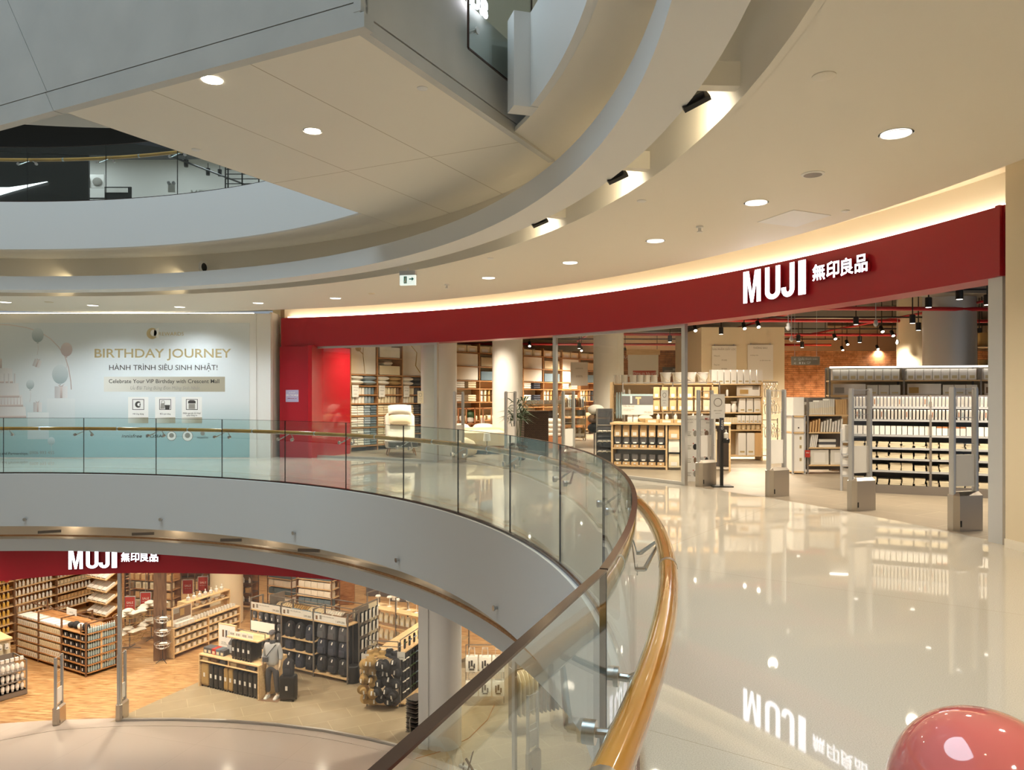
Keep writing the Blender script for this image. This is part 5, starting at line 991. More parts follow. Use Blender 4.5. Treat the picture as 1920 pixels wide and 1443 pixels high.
def spot(px, py, label, on=0., z=3.28, aim=None, tilt=0., Y=None, r=.05):
    Y = Y or FPX*(z-EYE)/(HOR-py); p = px3(px, py, Y)
    o = empty('track_spotlight', FR(*p), label, 'spotlight', 'spotlights of the upper shop')
    Mr = Matrix.Rotation(math.radians(tilt), 4, 'X')
    MB().lathe([(r, -.09), (r, .09), (r*.7, .10)], 14, M=Mr).obj('lamp_head', 'black', o)
    MB().tube([(0, 0, .08), (0, 0, max(.2, 4.45-p[2]))], .012, 6).obj('arm', 'black', o)
    MB().lathe([(r*.8, -.094), (r*.8, -.091)], 14, M=Mr).obj('lens', 'lamp_warm' if on else 'lamp_soft', o)
    if on: lamp('spot_beam', 'SPOT', (0, -.05, -.12), on, WARM, o, spot_size=math.radians(150), spot_blend=1., shadow_soft_size=.06)
    return o
ON = [(1303, 615, 'over the poster stand'), (1395, 611, 'over the cream partition'), (1421, 608, 'beside the big sign over the partition'), (1565, 631, 'brightest pair over the files'), (1653, 617, 'brightest star over the gondola'), (1673, 625, 'beside the brightest star'), (1588, 642, 'over the brick wall'),
      (1579, 653, 'low before the brick wall'), (1645, 651, 'centre of the brick wall'), (1697, 639, 'beside the beige column'), (1841, 636, 'beyond the thick grey column'), (993, 645, 'over the far bedding wall'), (1090, 654, 'above the hanging sheet'), (1172, 656, 'before the brick wall lettering'), (1232, 660, 'seen through the shop window')]
for px, py, w_ in ON: spot(px, py, 'glowing black track spotlight '+w_, 1050, tilt=-40)
for px, py, w_, zz in ((1352, 620, 'over the notice sheets', 3.28), (1605, 601, 'in front of the ducts', 3.28), (1741, 567, 'before the thick grey column', 3.28), (1799, 551, 'largest, before the thick grey column', 3.28), (1851, 562, 'beside the grey jamb', 3.28), (1836, 622, 'beyond the grey column', 3.2), (1711, 598, 'tilted, near the beige column', 3.2), (1722, 612, 'short, near the beige column', 3.2), (1497, 634, 'near the direction sign', 3.2), (1504, 646, 'lower one near the direction sign', 3.2), (1086, 648, 'pair behind the window frame', 3.2), (1124, 646, 'beside the lit round column', 3.2), (1256, 635, 'behind the window top', 3.2), (1612, 636, 'above the file shelf', 3.2)):
    spot(px, py, 'dark cylinder spotlight '+w_, 0, zz, r=.06)
for x, y, z in ((-3.6, 19.6, 3.3), (-2.2, 20.3, 3.3), (-.6, 20.2, 3.3), (1.2, 19.0, 3.3), (2.3, 15.3, 3.3), (3.3, 14.6, 3.3), (4.6, 13.4, 3.3), (5.8, 11.0, 3.3), (6.6, 10.2, 3.3), (7.6, 10.0, 3.3), (9, 12, 3.3), (4.5, 16.8, 3.3)):   # spotlights hidden by the red band
    o = empty('track_spotlight', FR(x, y, z), 'black track spotlight hidden behind the red band', 'spotlight', 'hidden spotlights'); MB().lathe([(.05, -.09), (.05, .09)], 12).tube([(0, 0, .08), (0, 0, 1.15)], .012, 5).obj('lamp_head', 'black', o)
    lamp('spot_beam', 'SPOT', (0, 0, -.12), 340, WARM, o, aim=None, spot_size=math.radians(150), spot_blend=1., shadow_soft_size=.08)
for i, (px, py) in enumerate(((1478, 615), (1642, 608), (1484, 637), (1683, 643))):
    p = px3(px, py, 14+i*2); tag(MB().lathe([(.035, .09), (.035, .03), (.048, .03), (.048, 0), (.03, -.035), (.008, -.048)], 14).tube([(0, 0, .08), (0, 0, 4.46-p[2])], .008, 5).obj('security_camera', 'alu_paint', None, FR(*p)), 'white dome camera under the shop ceiling, %s' % ('at the corner of the partition', 'beside the brightest spotlight', 'below the first one at the partition', 'near the beige column')[i], 'camera')
# ================================================================== LOWER SHOP
def atl(px, py): return at(px, py, ZL)
def LB(A, B): return FAB(A, B, ZL)
def dsp(F, dx): return F @ T(dx, 0, 0)
# --- tall bottle wall
F = FR(-16.43, 22.93, ZL, math.degrees(math.atan2(.93, .36))); ZB = [.12, .42, .69, .96, 1.23, 1.5, 1.77, 2.04, 2.31, 2.6]
shelf_unit('bottle_shelf', F, 7.35, .4, ZB, 'tall wooden wall shelf of bottles at the far side of the lower shop', 'shelf', 5, 2.9, shelf='pale_wood', post='dark_wood', back='mid_wood', pr=.03)
rn = ('lowest', 'second', 'third', 'fourth', 'fifth', 'sixth', 'seventh', 'eighth', 'ninth')
for bi in range(5):
    for si, z in enumerate(ZB[:-1]):
        if bi >= 2 and si < 2: continue
        m = 'yellow_liquid' if bi == 0 or (bi == 1 and si < 2) else ('white', 'clear_plastic', 'poster')[(si+bi) % 3]
        nm = {'yellow_liquid': 'yellow', 'white': 'white', 'clear_plastic': 'clear', 'poster': 'off-white'}[m]
        if bi >= 2 and si % 2: row(k_box(.09, .1, .15, ('white', 'cream_cloth', 'kraft')[(bi+si) % 3], ('ink_grey', .3)), F, [bi*1.47+.09+i*.135 for i in range(10)], .1, z+.002, 'small_box', 'box', 'small box on the %s shelf of the bottle wall, bay %s' % (rn[si], ('one', 'two', 'three', 'four', 'five')[bi]), 'g', jx=.01)
        else: row(bottle(m, 'white' if m != 'poster' else 'ink_grey', .2, .038), F, [bi*1.47+.08+i*.136 for i in range(10)], .08, z+.002, 'pump_bottle', 'bottle', '%s bottle on the %s shelf of the bottle wall, bay %s' % (nm, rn[si], ('one', 'two', 'three', 'four', 'five')[bi]), 'g', jx=.008)
    if bi < 3:
        o = board(F @ T(bi*1.47+.7, .02, 2.62), 1.2, .24, 'poster', 'long white header card over the bottle wall, %s from the front' % ('first', 'second', 'third')[bi], 'notice', 'header_card', [('chăm sóc da', .08, .1, .1, 'CENTER')])
        picture(o, [(-.58, -.4, .02, .22, ('brown_cloth', 'slate_cloth', 'tan_cloth')[bi])])
o = tag(MB().lathe([(.09, 0), (.09, .006)], 20, M=dsp(F, 1.2) @ T(0, -.02, 2.13) @ Matrix.Rotation(math.pi/2, 4, 'X')).obj('price_badge', 'sale_red'), 'round red price badge on the bottle wall', 'badge')
# --- island rack with glass bottles
A, Bq = (-15.17, 23.25), (-12.04, 21.44); F = LB(A, Bq); L = math.dist(A, Bq); ZI = [.1, .32, .54, .76, .98, 1.2]
o = shelf_unit('island_rack', F, L, .95, ZI, 'low island rack of small cream boxes and black bags near the wooden gate', 'rack', 3, 1.5, shelf='mid_wood', post='dark_wood', pr=.02)
MB().box(0, L, .45, .5, .1, 1.2).obj('back_panel', 'pale_wood', o, smooth=False); MB().box(0, L, .455, .485, 1.47, 1.5).obj('crossbar', 'dark_wood', o, smooth=False)
for bi in range(2):
    for si, z in enumerate(ZI[:-1]):
        row(k_box(.085, .1, .15, 'cream_cloth' if (si+bi) % 2 else 'white_cloth', ('beige_cloth', .7)), F, [bi*L/3+.08+i*.108 for i in range(10)], .07, z+.002, 'small_box', 'box', 'small cream box on the %s shelf of the island rack, %s bay' % (rn[si], ('outer', 'middle')[bi]), 'g')
    for c in range(4): put('tray_box', 'box', k_box(.24, .4, .05, 'poster'), F @ T(bi*L/3+.17+c*.28, .22, 1.202), 'flat white tray on top of the island rack, %s bay' % ('outer', 'middle')[bi], 'g')
for si, z in enumerate(ZI[:-1]):
    for c in range(4): put('black_pouch', 'bag', cached('bpouch', lambda: [(None, MB().rrect([(0, 0, 0, .11, .08, .03), (0, 0, .13, .11, .08, .04), (0, 0, .16, .08, .05, .03)]).mesh('black_pouch', 'black_cloth')), ('price_tag', MB().box(-.02, .02, -.084, -.08, .02, .1).mesh('price_tag', 'poster', smooth=False))]), F @ T(2*L/3+.16+c*.28, .12, z+.002), 'black pouch with white tag on the %s shelf of the island rack' % rn[si], 'g')
for c, (m, h) in enumerate((('black_cloth', .16), ('black_cloth', .22), ('white_cloth', .2), ('black_cloth', .24))): put('display_bag', 'bag', [(None, MB().ball((0, 0, h/2), .13, .1, h/2, 10, 8).mesh('display_bag', m))], F @ T(2*L/3+.2+c*.24, .2, 1.202), ('black round bag, first', 'black round bag, second', 'white round bag', 'black round bag, last')[c]+' on top of the island rack near its corner')
o = board(F @ T(L*.62, .4, 1.45), .5, .2, 'poster', 'white header card on the crossbar of the island rack', 'notice', 'header_card', [('du lịch', .07, 0, .06, 'CENTER')])
A2, B2 = (-12.02, 21.46), (-11.48, 22.40); F = LB(A2, B2); L2 = math.dist(A2, B2)
o = empty('end_rack', F, 'rounded end rack of pale blue bottles on the island rack', 'rack')
for z in ZI: MB().rrect([(L2/2, .14, z-.025, L2/2, .17, .09), (L2/2, .14, z, L2/2, .17, .09)], 5).obj('shelf', 'mid_wood', o)
for x in (.02, L2-.02): MB().box(x-.015, x+.015, .28, .31, 0, 1.45).obj('post', 'dark_wood', o, smooth=False)
for si, z in enumerate(ZI):
    row(k_lathe('bluebottle', [(.026, 0), (.028, .01), (.028, .12), (.012, .14), (.012, .16)], 'pale_blue', 8, [('cap', lambda: MB().lathe([(.014, .15), (.014, .18)], 8), 'white')]), F, lin(.06, L2-.06, 14), .04, z+.002, 'small_bottle', 'bottle', 'pale blue bottle on the %s shelf of the rounded end rack' % (rn+('top',))[si], 'g')
# --- tube gondola at the picture edge
A, Bq = (-14.15, 18.65), (-12.93, 20.25); F = LB(A, Bq); L = math.dist(A, Bq)
o = shelf_unit('tube_gondola', F, L, .9, [.14, .4, .66], 'grey stepped gondola of white tubes on the oak floor', 'rack', 1, .92, shelf='grey_metal', post='grey_metal', back='grey_metal'); MB().box(0, L, 0, .9, 0, .14).obj('base', 'grey_metal', o, smooth=False)
TB = k_lathe('tube', [(.03, 0), (.032, .05), (.045, .06), (.05, .15), (.02, .2)], 'white', 10)
for si, z in enumerate((.142, .402, .662)): row(TB, F, lin(.05, L-.03, 17), .07, z, 'white_tube', 'tube', 'white tube standing on the %s step of the grey gondola' % ('lowest', 'middle', 'upper')[si], 'g')
row(k_box(.08, .05, .09, 'white'), F, lin(.05, L-.03, 17), .1, .92, 'white_case', 'box', 'small white case along the top of the grey gondola', 'g')
o = empty('display_table', F @ T(0, .95, 0), 'pale wooden display table behind the tube gondola', 'table'); MB().box(0, L, 0, .9, 1.28, 1.32).box(0, L, .1, .9, 1.0, 1.03).obj('tabletop', 'pale_wood', o, smooth=False); MB().box(.02, L-.02, .1, .85, 0, 1.28).obj('body', 'cream_cloth', o, smooth=False)
row(k_box(.09, .08, .14, 'white', ('ink_grey', .4)), F, lin(.06, L-.06, 12), .98, 1.032, 'small_box', 'box', 'small white box on the step of the pale display table', 'g')
# --- ceramics counter
A, Bq = (-10.2, 22.95), (-9.12, 25.5); F = LB(A, Bq); L = math.dist(A, Bq)
o = shelf_unit('ceramics_counter', F, L, .8, [.14, .4, .64, .9], 'pale wooden counter of white mugs beside the dark timber post', 'counter', 2, .9, shelf='pale_wood', wood='pale_wood', back='mid_wood', th=.03)
for si, z in enumerate((.142, .402, .642)): row(k_box(.13, .13, .12, 'cream_cloth', ('white', .9)), F, lin(.06, L-.06, 12), .1, z, 'mug_box', 'box', 'cream mug box on the %s shelf of the ceramics counter' % ('lowest', 'middle', 'upper')[si], 'g')
MUG = cached('mug', lambda: [(None, MB().lathe([(.03, 0), (.042, .01), (.042, .09), (.037, .09), (.034, .015)], 12, cap1=False).mesh('mug', 'white')), ('handle', MB().tube([(.04, 0, .07), (.065, 0, .065), (.065, 0, .03), (.04, 0, .02)], .006, 5).mesh('handle', 'white'))])
row(MUG, F, lin(.9, L-.1, 14), .12, .902, 'mug', 'mug', 'white mug in the front row on top of the ceramics counter', 'g'); row(MUG, F, lin(.9, L-.1, 14), .26, .902, 'mug', 'mug', 'white mug in the second row on top of the ceramics counter', 'g')
o = empty('display_step', F @ T(.85, .38, .9), 'raised wooden step shelf of bowls on the ceramics counter', 'shelf'); MB().box(0, L-.9, 0, .4, .5, .53).box(0, L-.9, 0, .4, .25, .28).box(0, .03, 0, .4, 0, .5).box(L-.93, L-.9, 0, .4, 0, .5).obj('shelf', 'pale_wood', o, smooth=False)
row(k_lathe('bowl', [(.04, 0), (.09, .08), (.085, .08), (.035, .01)], 'white', 14), F, lin(.95, L-.15, 6), .5, 1.182, 'bowl', 'bowl', 'white bowl on the lower board of the wooden step shelf', 'g'); row(k_lathe('pot', [(.05, 0), (.06, .02), (.06, .1), (.02, .12), (.02, .2)], 'white', 12), F, lin(.95, L-.15, 7), .55, 1.432, 'teapot', 'pot', 'white pot on the top board of the wooden step shelf', 'g')
o = board(F @ T(.42, .12, .92), .72, .55, 'poster', 'framed brown photo poster on the ceramics counter', 'poster', 'framed_poster', [('sứ trắng thủ công', .06, 0, .12, 'CENTER')], frame='pale_wood', th=.03); picture(o, [(-.34, .34, .2, .53, 'brown_cloth'), (-.08, .08, .27, .48, 'tan_cloth'), (-.34, -.12, .38, .53, 'ink_grey')])
row(k_box(.12, .1, .12, 'white'), F, lin(.08, .8, 5), .04, .902, 'mug_box', 'box', 'white box before the framed brown poster', 'g')
# --- wire baskets with cushions
def wire_bowl(r, h):
    b = MB()
    for k in range(3): z = h*(k/2)**1.5; rr = r*(.45+.55*(k/2)**.6); b.tube([(rr*math.cos(q*math.pi/10), rr*math.sin(q*math.pi/10), z) for q in range(21)], .008, 5)
    for q in range(12): a = q*math.pi/6; b.tube([(r*.45*math.cos(a), r*.45*math.sin(a), 0), (r*.8*math.cos(a), r*.8*math.sin(a), h*.35), (r*math.cos(a), r*math.sin(a), h)], .005, 4)
    return b
for px, py, lb in ((243, 1214, 'round two-tier wire basket of white cushions nearer the blue bottles'), (284, 1196, 'round two-tier wire basket of white cushions nearer the timber post')):
    p = atl(px, py); F = FR(p[0], p[1], ZL); o = empty('wire_basket', F, lb, 'basket'); MB().box(-.35, .35, -.01, .01, 0, .02).box(-.01, .01, -.35, .35, 0, .02).lathe([(.02, 0), (.02, .9)], 8).obj('stand', 'grey_metal', o, smooth=False)
    for ti, (z, r) in enumerate(((.18, .46), (.75, .48))):
        wire_bowl(r, .3).obj('wire_bowl', 'tan_cloth', o, Matrix.Translation((0, 0, z)))
        for k in range(9):
            a = k*2.4; q = r*(.15+.62*(k/9)); put('small_cushion', 'cushion', k_pillow(.3, .24, .13, 'white_cloth' if k % 3 else 'cream_cloth'), F @ T(q*math.cos(a), q*math.sin(a), z+.2+.06*(k % 3)+(.08 if k < 3 else 0), k*50), 'white cushion heaped in the %s tier of the %s' % (('lower', 'upper')[ti], 'basket nearer the blue bottles' if px == 243 else 'basket nearer the post'), 'g')
p = atl(305, 1241); F = FR(p[0], p[1], ZL); o = empty('basket_stand', F, 'three-tier wire stand of clear packets beside the dark timber post', 'basket'); MB().tube([(0, 0, .1), (0, 0, 1.55)], .012, 6).tube([(0, 0, .1), (.16, -.1, 0)], .01, 5).tube([(0, 0, .1), (-.16, -.1, 0)], .01, 5).tube([(0, 0, .1), (0, .18, 0)], .01, 5).obj('stand', 'black', o)
for ti, z in enumerate((.42, .80, 1.18)):
    wire_bowl(.23, .15).obj('wire_bowl', 'alu', o, Matrix.Translation((0, 0, z)))
    for k in range(8): a = k*2.4; put('packet', 'packet', k_pillow(.14, .1, .06, ('clear_plastic', 'brown_cloth', 'poster')[k % 3]), F @ T(.13*math.cos(a)*(k/8+.3), .13*math.sin(a)*(k/8+.3), z+.08+.03*(k % 3), k*40), '%s packet in the %s bowl of the wire stand' % (('clear', 'brown', 'white')[k % 3], ('lowest', 'middle', 'topmost')[ti]), 'g')
# --- hanging sale boards
for i, (px, py, w_) in enumerate(((243.5, 1132, 'lowest, above the cushion basket'), (273, 1124, 'beside the lowest one'), (303, 1118, 'half hidden by the timber post'), (328, 1107, 'above the framed brown poster'), (352, 1100, 'above the mugs'), (380.5, 1094, 'highest, beside the beige column'))):
    Y = 25.6+i*.35; p = px3(px, py, Y); o = board(FR(p[0], p[1], p[2]-.24, 8), .32, .48, 'sale_red', 'red sale board '+w_, 'sign', 'sale_board', [('SALE', .105, 0, .25, 'CENTER'), ('UP TO 50%', .045, 0, .17, 'CENTER')], inkm='poster', frame='alu_paint', th=.01)
    MB().box(-.01, .01, 0, .01, .5, min(1.8, -1.98-p[2]+.24)).obj('hanger', 'grey_metal', o, smooth=False)
# --- racks deeper in the shop
def far_rack(A, B, n, zs, h, label, shelf, goods, D=.5, top=None):
    F = LB(A, B); L = math.dist(A, B); shelf_unit('display_rack', F, L, D, zs, label, 'rack', n, top or zs[-1]+.3, shelf=shelf, post='dark_wood', back='mid_wood')
    for si, z in enumerate(zs): row(goods[si % len(goods)][0], F, lin(.08, L-.05, goods[si % len(goods)][1]), .16, z+.002, *goods[si % len(goods)][2:4], '%s on the %s shelf of the %s' % (goods[si % len(goods)][4], (rn+rn)[si], ' '.join(label.split()[:5])), 'g')
CB = (k_box(.2, .25, .22, 'cream_cloth', ('beige_cloth', .7)), 6, 'storage_box', 'box', 'cream storage box'); ST = (k_fold(.26, .3, .22, 'white_cloth'), 5, 'folded_stack', 'clothes', 'white folded clothes'); JN = (k_fold(.26, .3, .22, 'slate_cloth'), 5, 'folded_stack', 'clothes', 'dark folded clothes')
WB = (bottle('white', 'white', .2, .04), 9, 'pump_bottle', 'bottle', 'white bottle'); KB = (k_box(.16, .2, .18, 'kraft'), 7, 'kraft_box', 'box', 'kraft box')
far_rack((-13.4, 26.3), (-11.6, 25.9), 2, [.1, .4, .7, 1.0, 1.3, 1.6], 0, 'open brown drawer rack behind the cushion baskets', 'mid_wood', [CB, KB])
far_rack((-11.9, 28.5), (-9.6, 28.0), 2, [.3, .65, 1.0, 1.35, 1.7], 0, 'dark shelf of kitchen goods behind the red boards', 'dark_wood', [WB, KB])
far_rack((-17.4, 31.8), (-12.5, 33.4), 4, [.3, .7, 1.1, 1.5, 1.9, 2.3], 0, 'long back wall shelf behind the bottle wall', 'mid_wood', [WB, CB, WB])
far_rack((-12.1, 33.5), (-7.5, 33.0), 3, [.3, .7, 1.1, 1.5, 1.9, 2.3], 0, 'long dark shelf along the back of the lower shop', 'mid_wood', [ST, JN, CB])
far_rack((-9.3, 28.9), (-8.25, 28.4), 1, [.15, .45, .75, 1.05, 1.35, 1.65], 0, 'shelf of folded jeans beside the beige column', 'pale_wood', [ST, JN])
far_rack((-7.75, 27.3), (-6.35, 26.7), 1, [.2, .5, .8, 1.1, 1.4], 0, 'pale stepped rack of folded clothes before the oak floor', 'pale_wood', [ST, JN, ST])
p = (-14.25, 25.6); F = FR(*p, ZL, -30); o = empty('pillow_stand', F, 'slanted stand of white pillow samples behind the island rack', 'stand'); MB().box(0, 1.1, .5, .55, 0, 2.2).obj('back_panel', 'mid_wood', o, smooth=False)
for r in range(4):
    MB().box(0, 1.1, -.1, .5, 0, .03, Matrix.Translation((0, 0, .7+r*.4)) @ Matrix.Rotation(.5, 4, 'X')).obj('shelf', 'pale_wood', o, smooth=False)
    for c in range(4): put('sample_pillow', 'pillow', k_box(.22, .4, .06, 'white_cloth' if r % 2 else 'poster'), F @ Matrix.Translation((.15+c*.27, .1, .74+r*.4+.05)) @ Matrix.Rotation(.5, 4, 'X'), 'white sample on the %s slanted board behind the island rack' % ('lowest', 'second', 'third', 'topmost')[r], 'g')
o = tag(MB().lathe([(.5, 0), (.55, .1), (.55, .7), (.6, .75), (.6, .8)], 28).obj('round_counter', 'terracotta', None, FR(*atl(578, 1112)[:2], ZL)), 'round orange wooden counter far back on the oak floor', 'counter')
for i, (px, py) in enumerate(((716, 1118), (760, 1128))): p = atl(px, py); o = tag(MB().box(-.6, .6, -.3, .3, 0, .7).obj('low_cabinet', 'smoke_plastic', None, FR(p[0], p[1]+.3, ZL, -10), smooth=False), 'low dark cabinet far back on the oak floor, %s' % ('nearer the brown block', 'nearer the slab edge')[i], 'cabinet')

# --- luggage table
A, Bq = (-8.57, 20.77), (-6.60, 19.79); F = LB(A, Bq); L = math.dist(A, Bq); D = 1.05
o = empty('luggage_table', F, 'pale wooden luggage table holding rows of suitcases', 'table')
MB().box(0, L, 0, D, .86, .89).box(.03, L-.03, 0, .5, .70, .72).obj('tabletop', 'pale_wood', o, smooth=False)
for x in (0, L/2-.02, L-.035): MB().box(x, x+.035, (0 if x != L/2-.02 else .02), D, .72 if x == L/2-.02 else 0, .86).obj('side_panel', 'pale_wood', o, smooth=False)
MB().box(.03, L-.03, .55, .57, 0, .86).obj('back_panel', 'pale_wood', o, smooth=False)
def k_case(w, d, h, m, strap=True):
    def f():
        b = MB(); n = 9
        secs = []
        for i in range(n*2+1):
            z = .05+(h-.05)*i/(n*2); q = .012 if (i % 2 and 0 < i < n*2) else 0
            e = .02 if i in (0, n*2) else 0; secs.append((0, 0, z, w/2-q*.4-e, d/2-q*.4-e, .035))
        p = [(None, b.rrect(secs, 4).mesh('suitcase', m, angle=25))]
        p.append(('zip_frame', MB().rrect([(0, 0, .06, w/2+.002, .012, .01), (0, 0, h-.03, w/2+.002, .012, .01)], 3).mesh('zip_frame', 'black')))
        wb = MB()
        for x in (-w/2+.04, w/2-.04):
            for y in (-d/2+.04, d/2-.04): wb.lathe([(.024, -.012), (.024, .012)], 10, M=Matrix.Translation((x, y, .024)) @ Matrix.Rotation(math.pi/2, 4, 'Y')).box(x-.015, x+.015, y-.015, y+.015, .03, .06)
        p.append(('wheels', wb.mesh('wheels', 'black'))); p.append(('handle', MB().tube([(-w*.2, 0, h), (-w*.18, 0, h+.025), (w*.18, 0, h+.025), (w*.2, 0, h)], .008, 6).mesh('handle', 'black')))
        p.append(('price_tag', MB().box(-.03, .03, -d/2-.006, -d/2-.001, h*.45, h*.62).mesh('price_tag', 'poster', smooth=False)))
        return p
    return cached(('case', w, d, h, m), f)
put('suitcase', 'suitcase', k_case(.30, .42, .64, 'tan_cloth'), F @ T(.19, .24, 0), 'brown ribbed suitcase at the near corner of the luggage table')
xs = [.44, .62, .80, .98, 1.16, 1.33, 1.51, 1.69, 1.87, 2.05]
mt_ = ['black', 'black', 'black', 'tan_cloth', 'tan_cloth', 'black', 'black', 'black', 'black', 'black']
NM = ('second', 'third', 'fourth', 'fifth', 'sixth', 'seventh', 'eighth', 'ninth', 'tenth', 'last')
for x, m, n_ in zip(xs, mt_, NM): put('suitcase', 'suitcase', k_case(.165, .42, .64, m), F @ T(x+.0, .24, 0), '%s ribbed suitcase under the luggage table, %s in its row' % ('dark' if m == 'black' else 'brown', n_))
for i in range(4): put('suitcase', 'suitcase', k_case(.17, .42, .52, 'black'), F @ T(1.2+i*.185, .30, .89), 'dark suitcase on top of the luggage table, %s' % ('next to the packs', 'second of four', 'third of four', 'nearest the mannequin')[i])
for i in range(6): put('toilet_bag', 'bag', k_box(.22, .14, .09, ('beige_cloth', 'brown_cloth', 'grey_cloth')[i % 3]), F @ T(.2+i*.33+(.06 if i > 2 else 0), .12, .722), '%s toilet bag on the narrow shelf of the luggage table, %s half' % (('beige', 'brown', 'grey')[i % 3], ('first', 'second')[i//3]))
for i in range(5): put('packing_cube', 'bag', k_box(.15, .26, .15, ('grey_cloth', 'grey_cloth', 'sale_red', 'slate_cloth', 'grey_cloth')[i], ('cream_cloth', .6)), F @ T(.12+i*.155, .26, .892), ('grey packing cube at the table corner', 'grey packing cube beside the red one', 'red packing cube on the luggage table', 'slate packing cube beside the red one', 'grey packing cube below the shoulder bag')[i])
put('shoulder_bag', 'bag', [(None, MB().rrect([(0, 0, 0, .2, .09, .05), (0, 0, .3, .2, .09, .06), (0, 0, .38, .15, .05, .04)]).mesh('shoulder_bag', 'grey_cloth')), ('flap', MB().box(-.19, .19, -.10, -.09, .05, .26).mesh('flap', 'alu_paint', smooth=False)), ('strap', MB().tube([(-.19, 0, .3), (-.1, 0, .47), (.1, 0, .47), (.19, 0, .3)], .012, 5).mesh('strap', 'black'))], F @ T(.93, .42, .89), 'grey shoulder bag standing on the luggage table')
o = empty('display_shelf', F @ T(1.0, .05, .89), 'raised wooden shelf over the dark suitcases on the luggage table', 'shelf'); MB().box(0, 1.12, 0, .62, .58, .61).box(.0, .02, .3, .6, 0, .58).obj('shelf', 'pale_wood', o, smooth=False); MB().box(.1, 1.1, .28, .3, .72, .735).box(.1, .115, .28, .3, .6, .72).box(1.085, 1.1, .28, .3, .6, .72).obj('rail', 'grey_metal', o, smooth=False)
for i in range(4):
    o = board(F @ T(1.13+i*.22, .12, 1.50), .2, .14, 'poster', 'small white picture card on the raised shelf, %s' % ('first from the poster', 'second from the poster', 'third from the poster', 'nearest the mannequin')[i], 'card', 'picture_card', th=.004)
    picture(o, [(-.07+k*.04, -.05+k*.04, .03, .09, 'brown_cloth' if (k+i) % 2 else 'ink_grey') for k in range(4)])
board(F @ T(1.6, .75, 1.5), .85, .26, 'poster', 'long blank white board behind the raised luggage shelf', 'notice', 'header_card', frame=None)
o = board(F @ T(.45, .58, .95), .62, .62, 'poster', 'white suitcase poster in a pale wooden frame on the luggage table', 'poster', 'framed_poster', [('vali cứng\nbốn bánh xe', .05, -.22, .12, 'LEFT')], frame='pale_wood', th=.04); picture(o, [(-.18+k*.12, -.11+k*.12, .28, .48, ('brown_cloth', 'grey_cloth', 'beige_cloth', 'ink_grey')[k]) for k in range(4)])
put('draped_bag', 'bag', [(None, MB().rrect([(0, 0, 0, .03, .1, .02), (0, 0, .3, .05, .14, .04), (0, 0, .5, .02, .06, .02)]).mesh('draped_bag', 'black_cloth'))], F @ T(-.06, .3, .28), 'black bag hanging at the outer end of the luggage table')
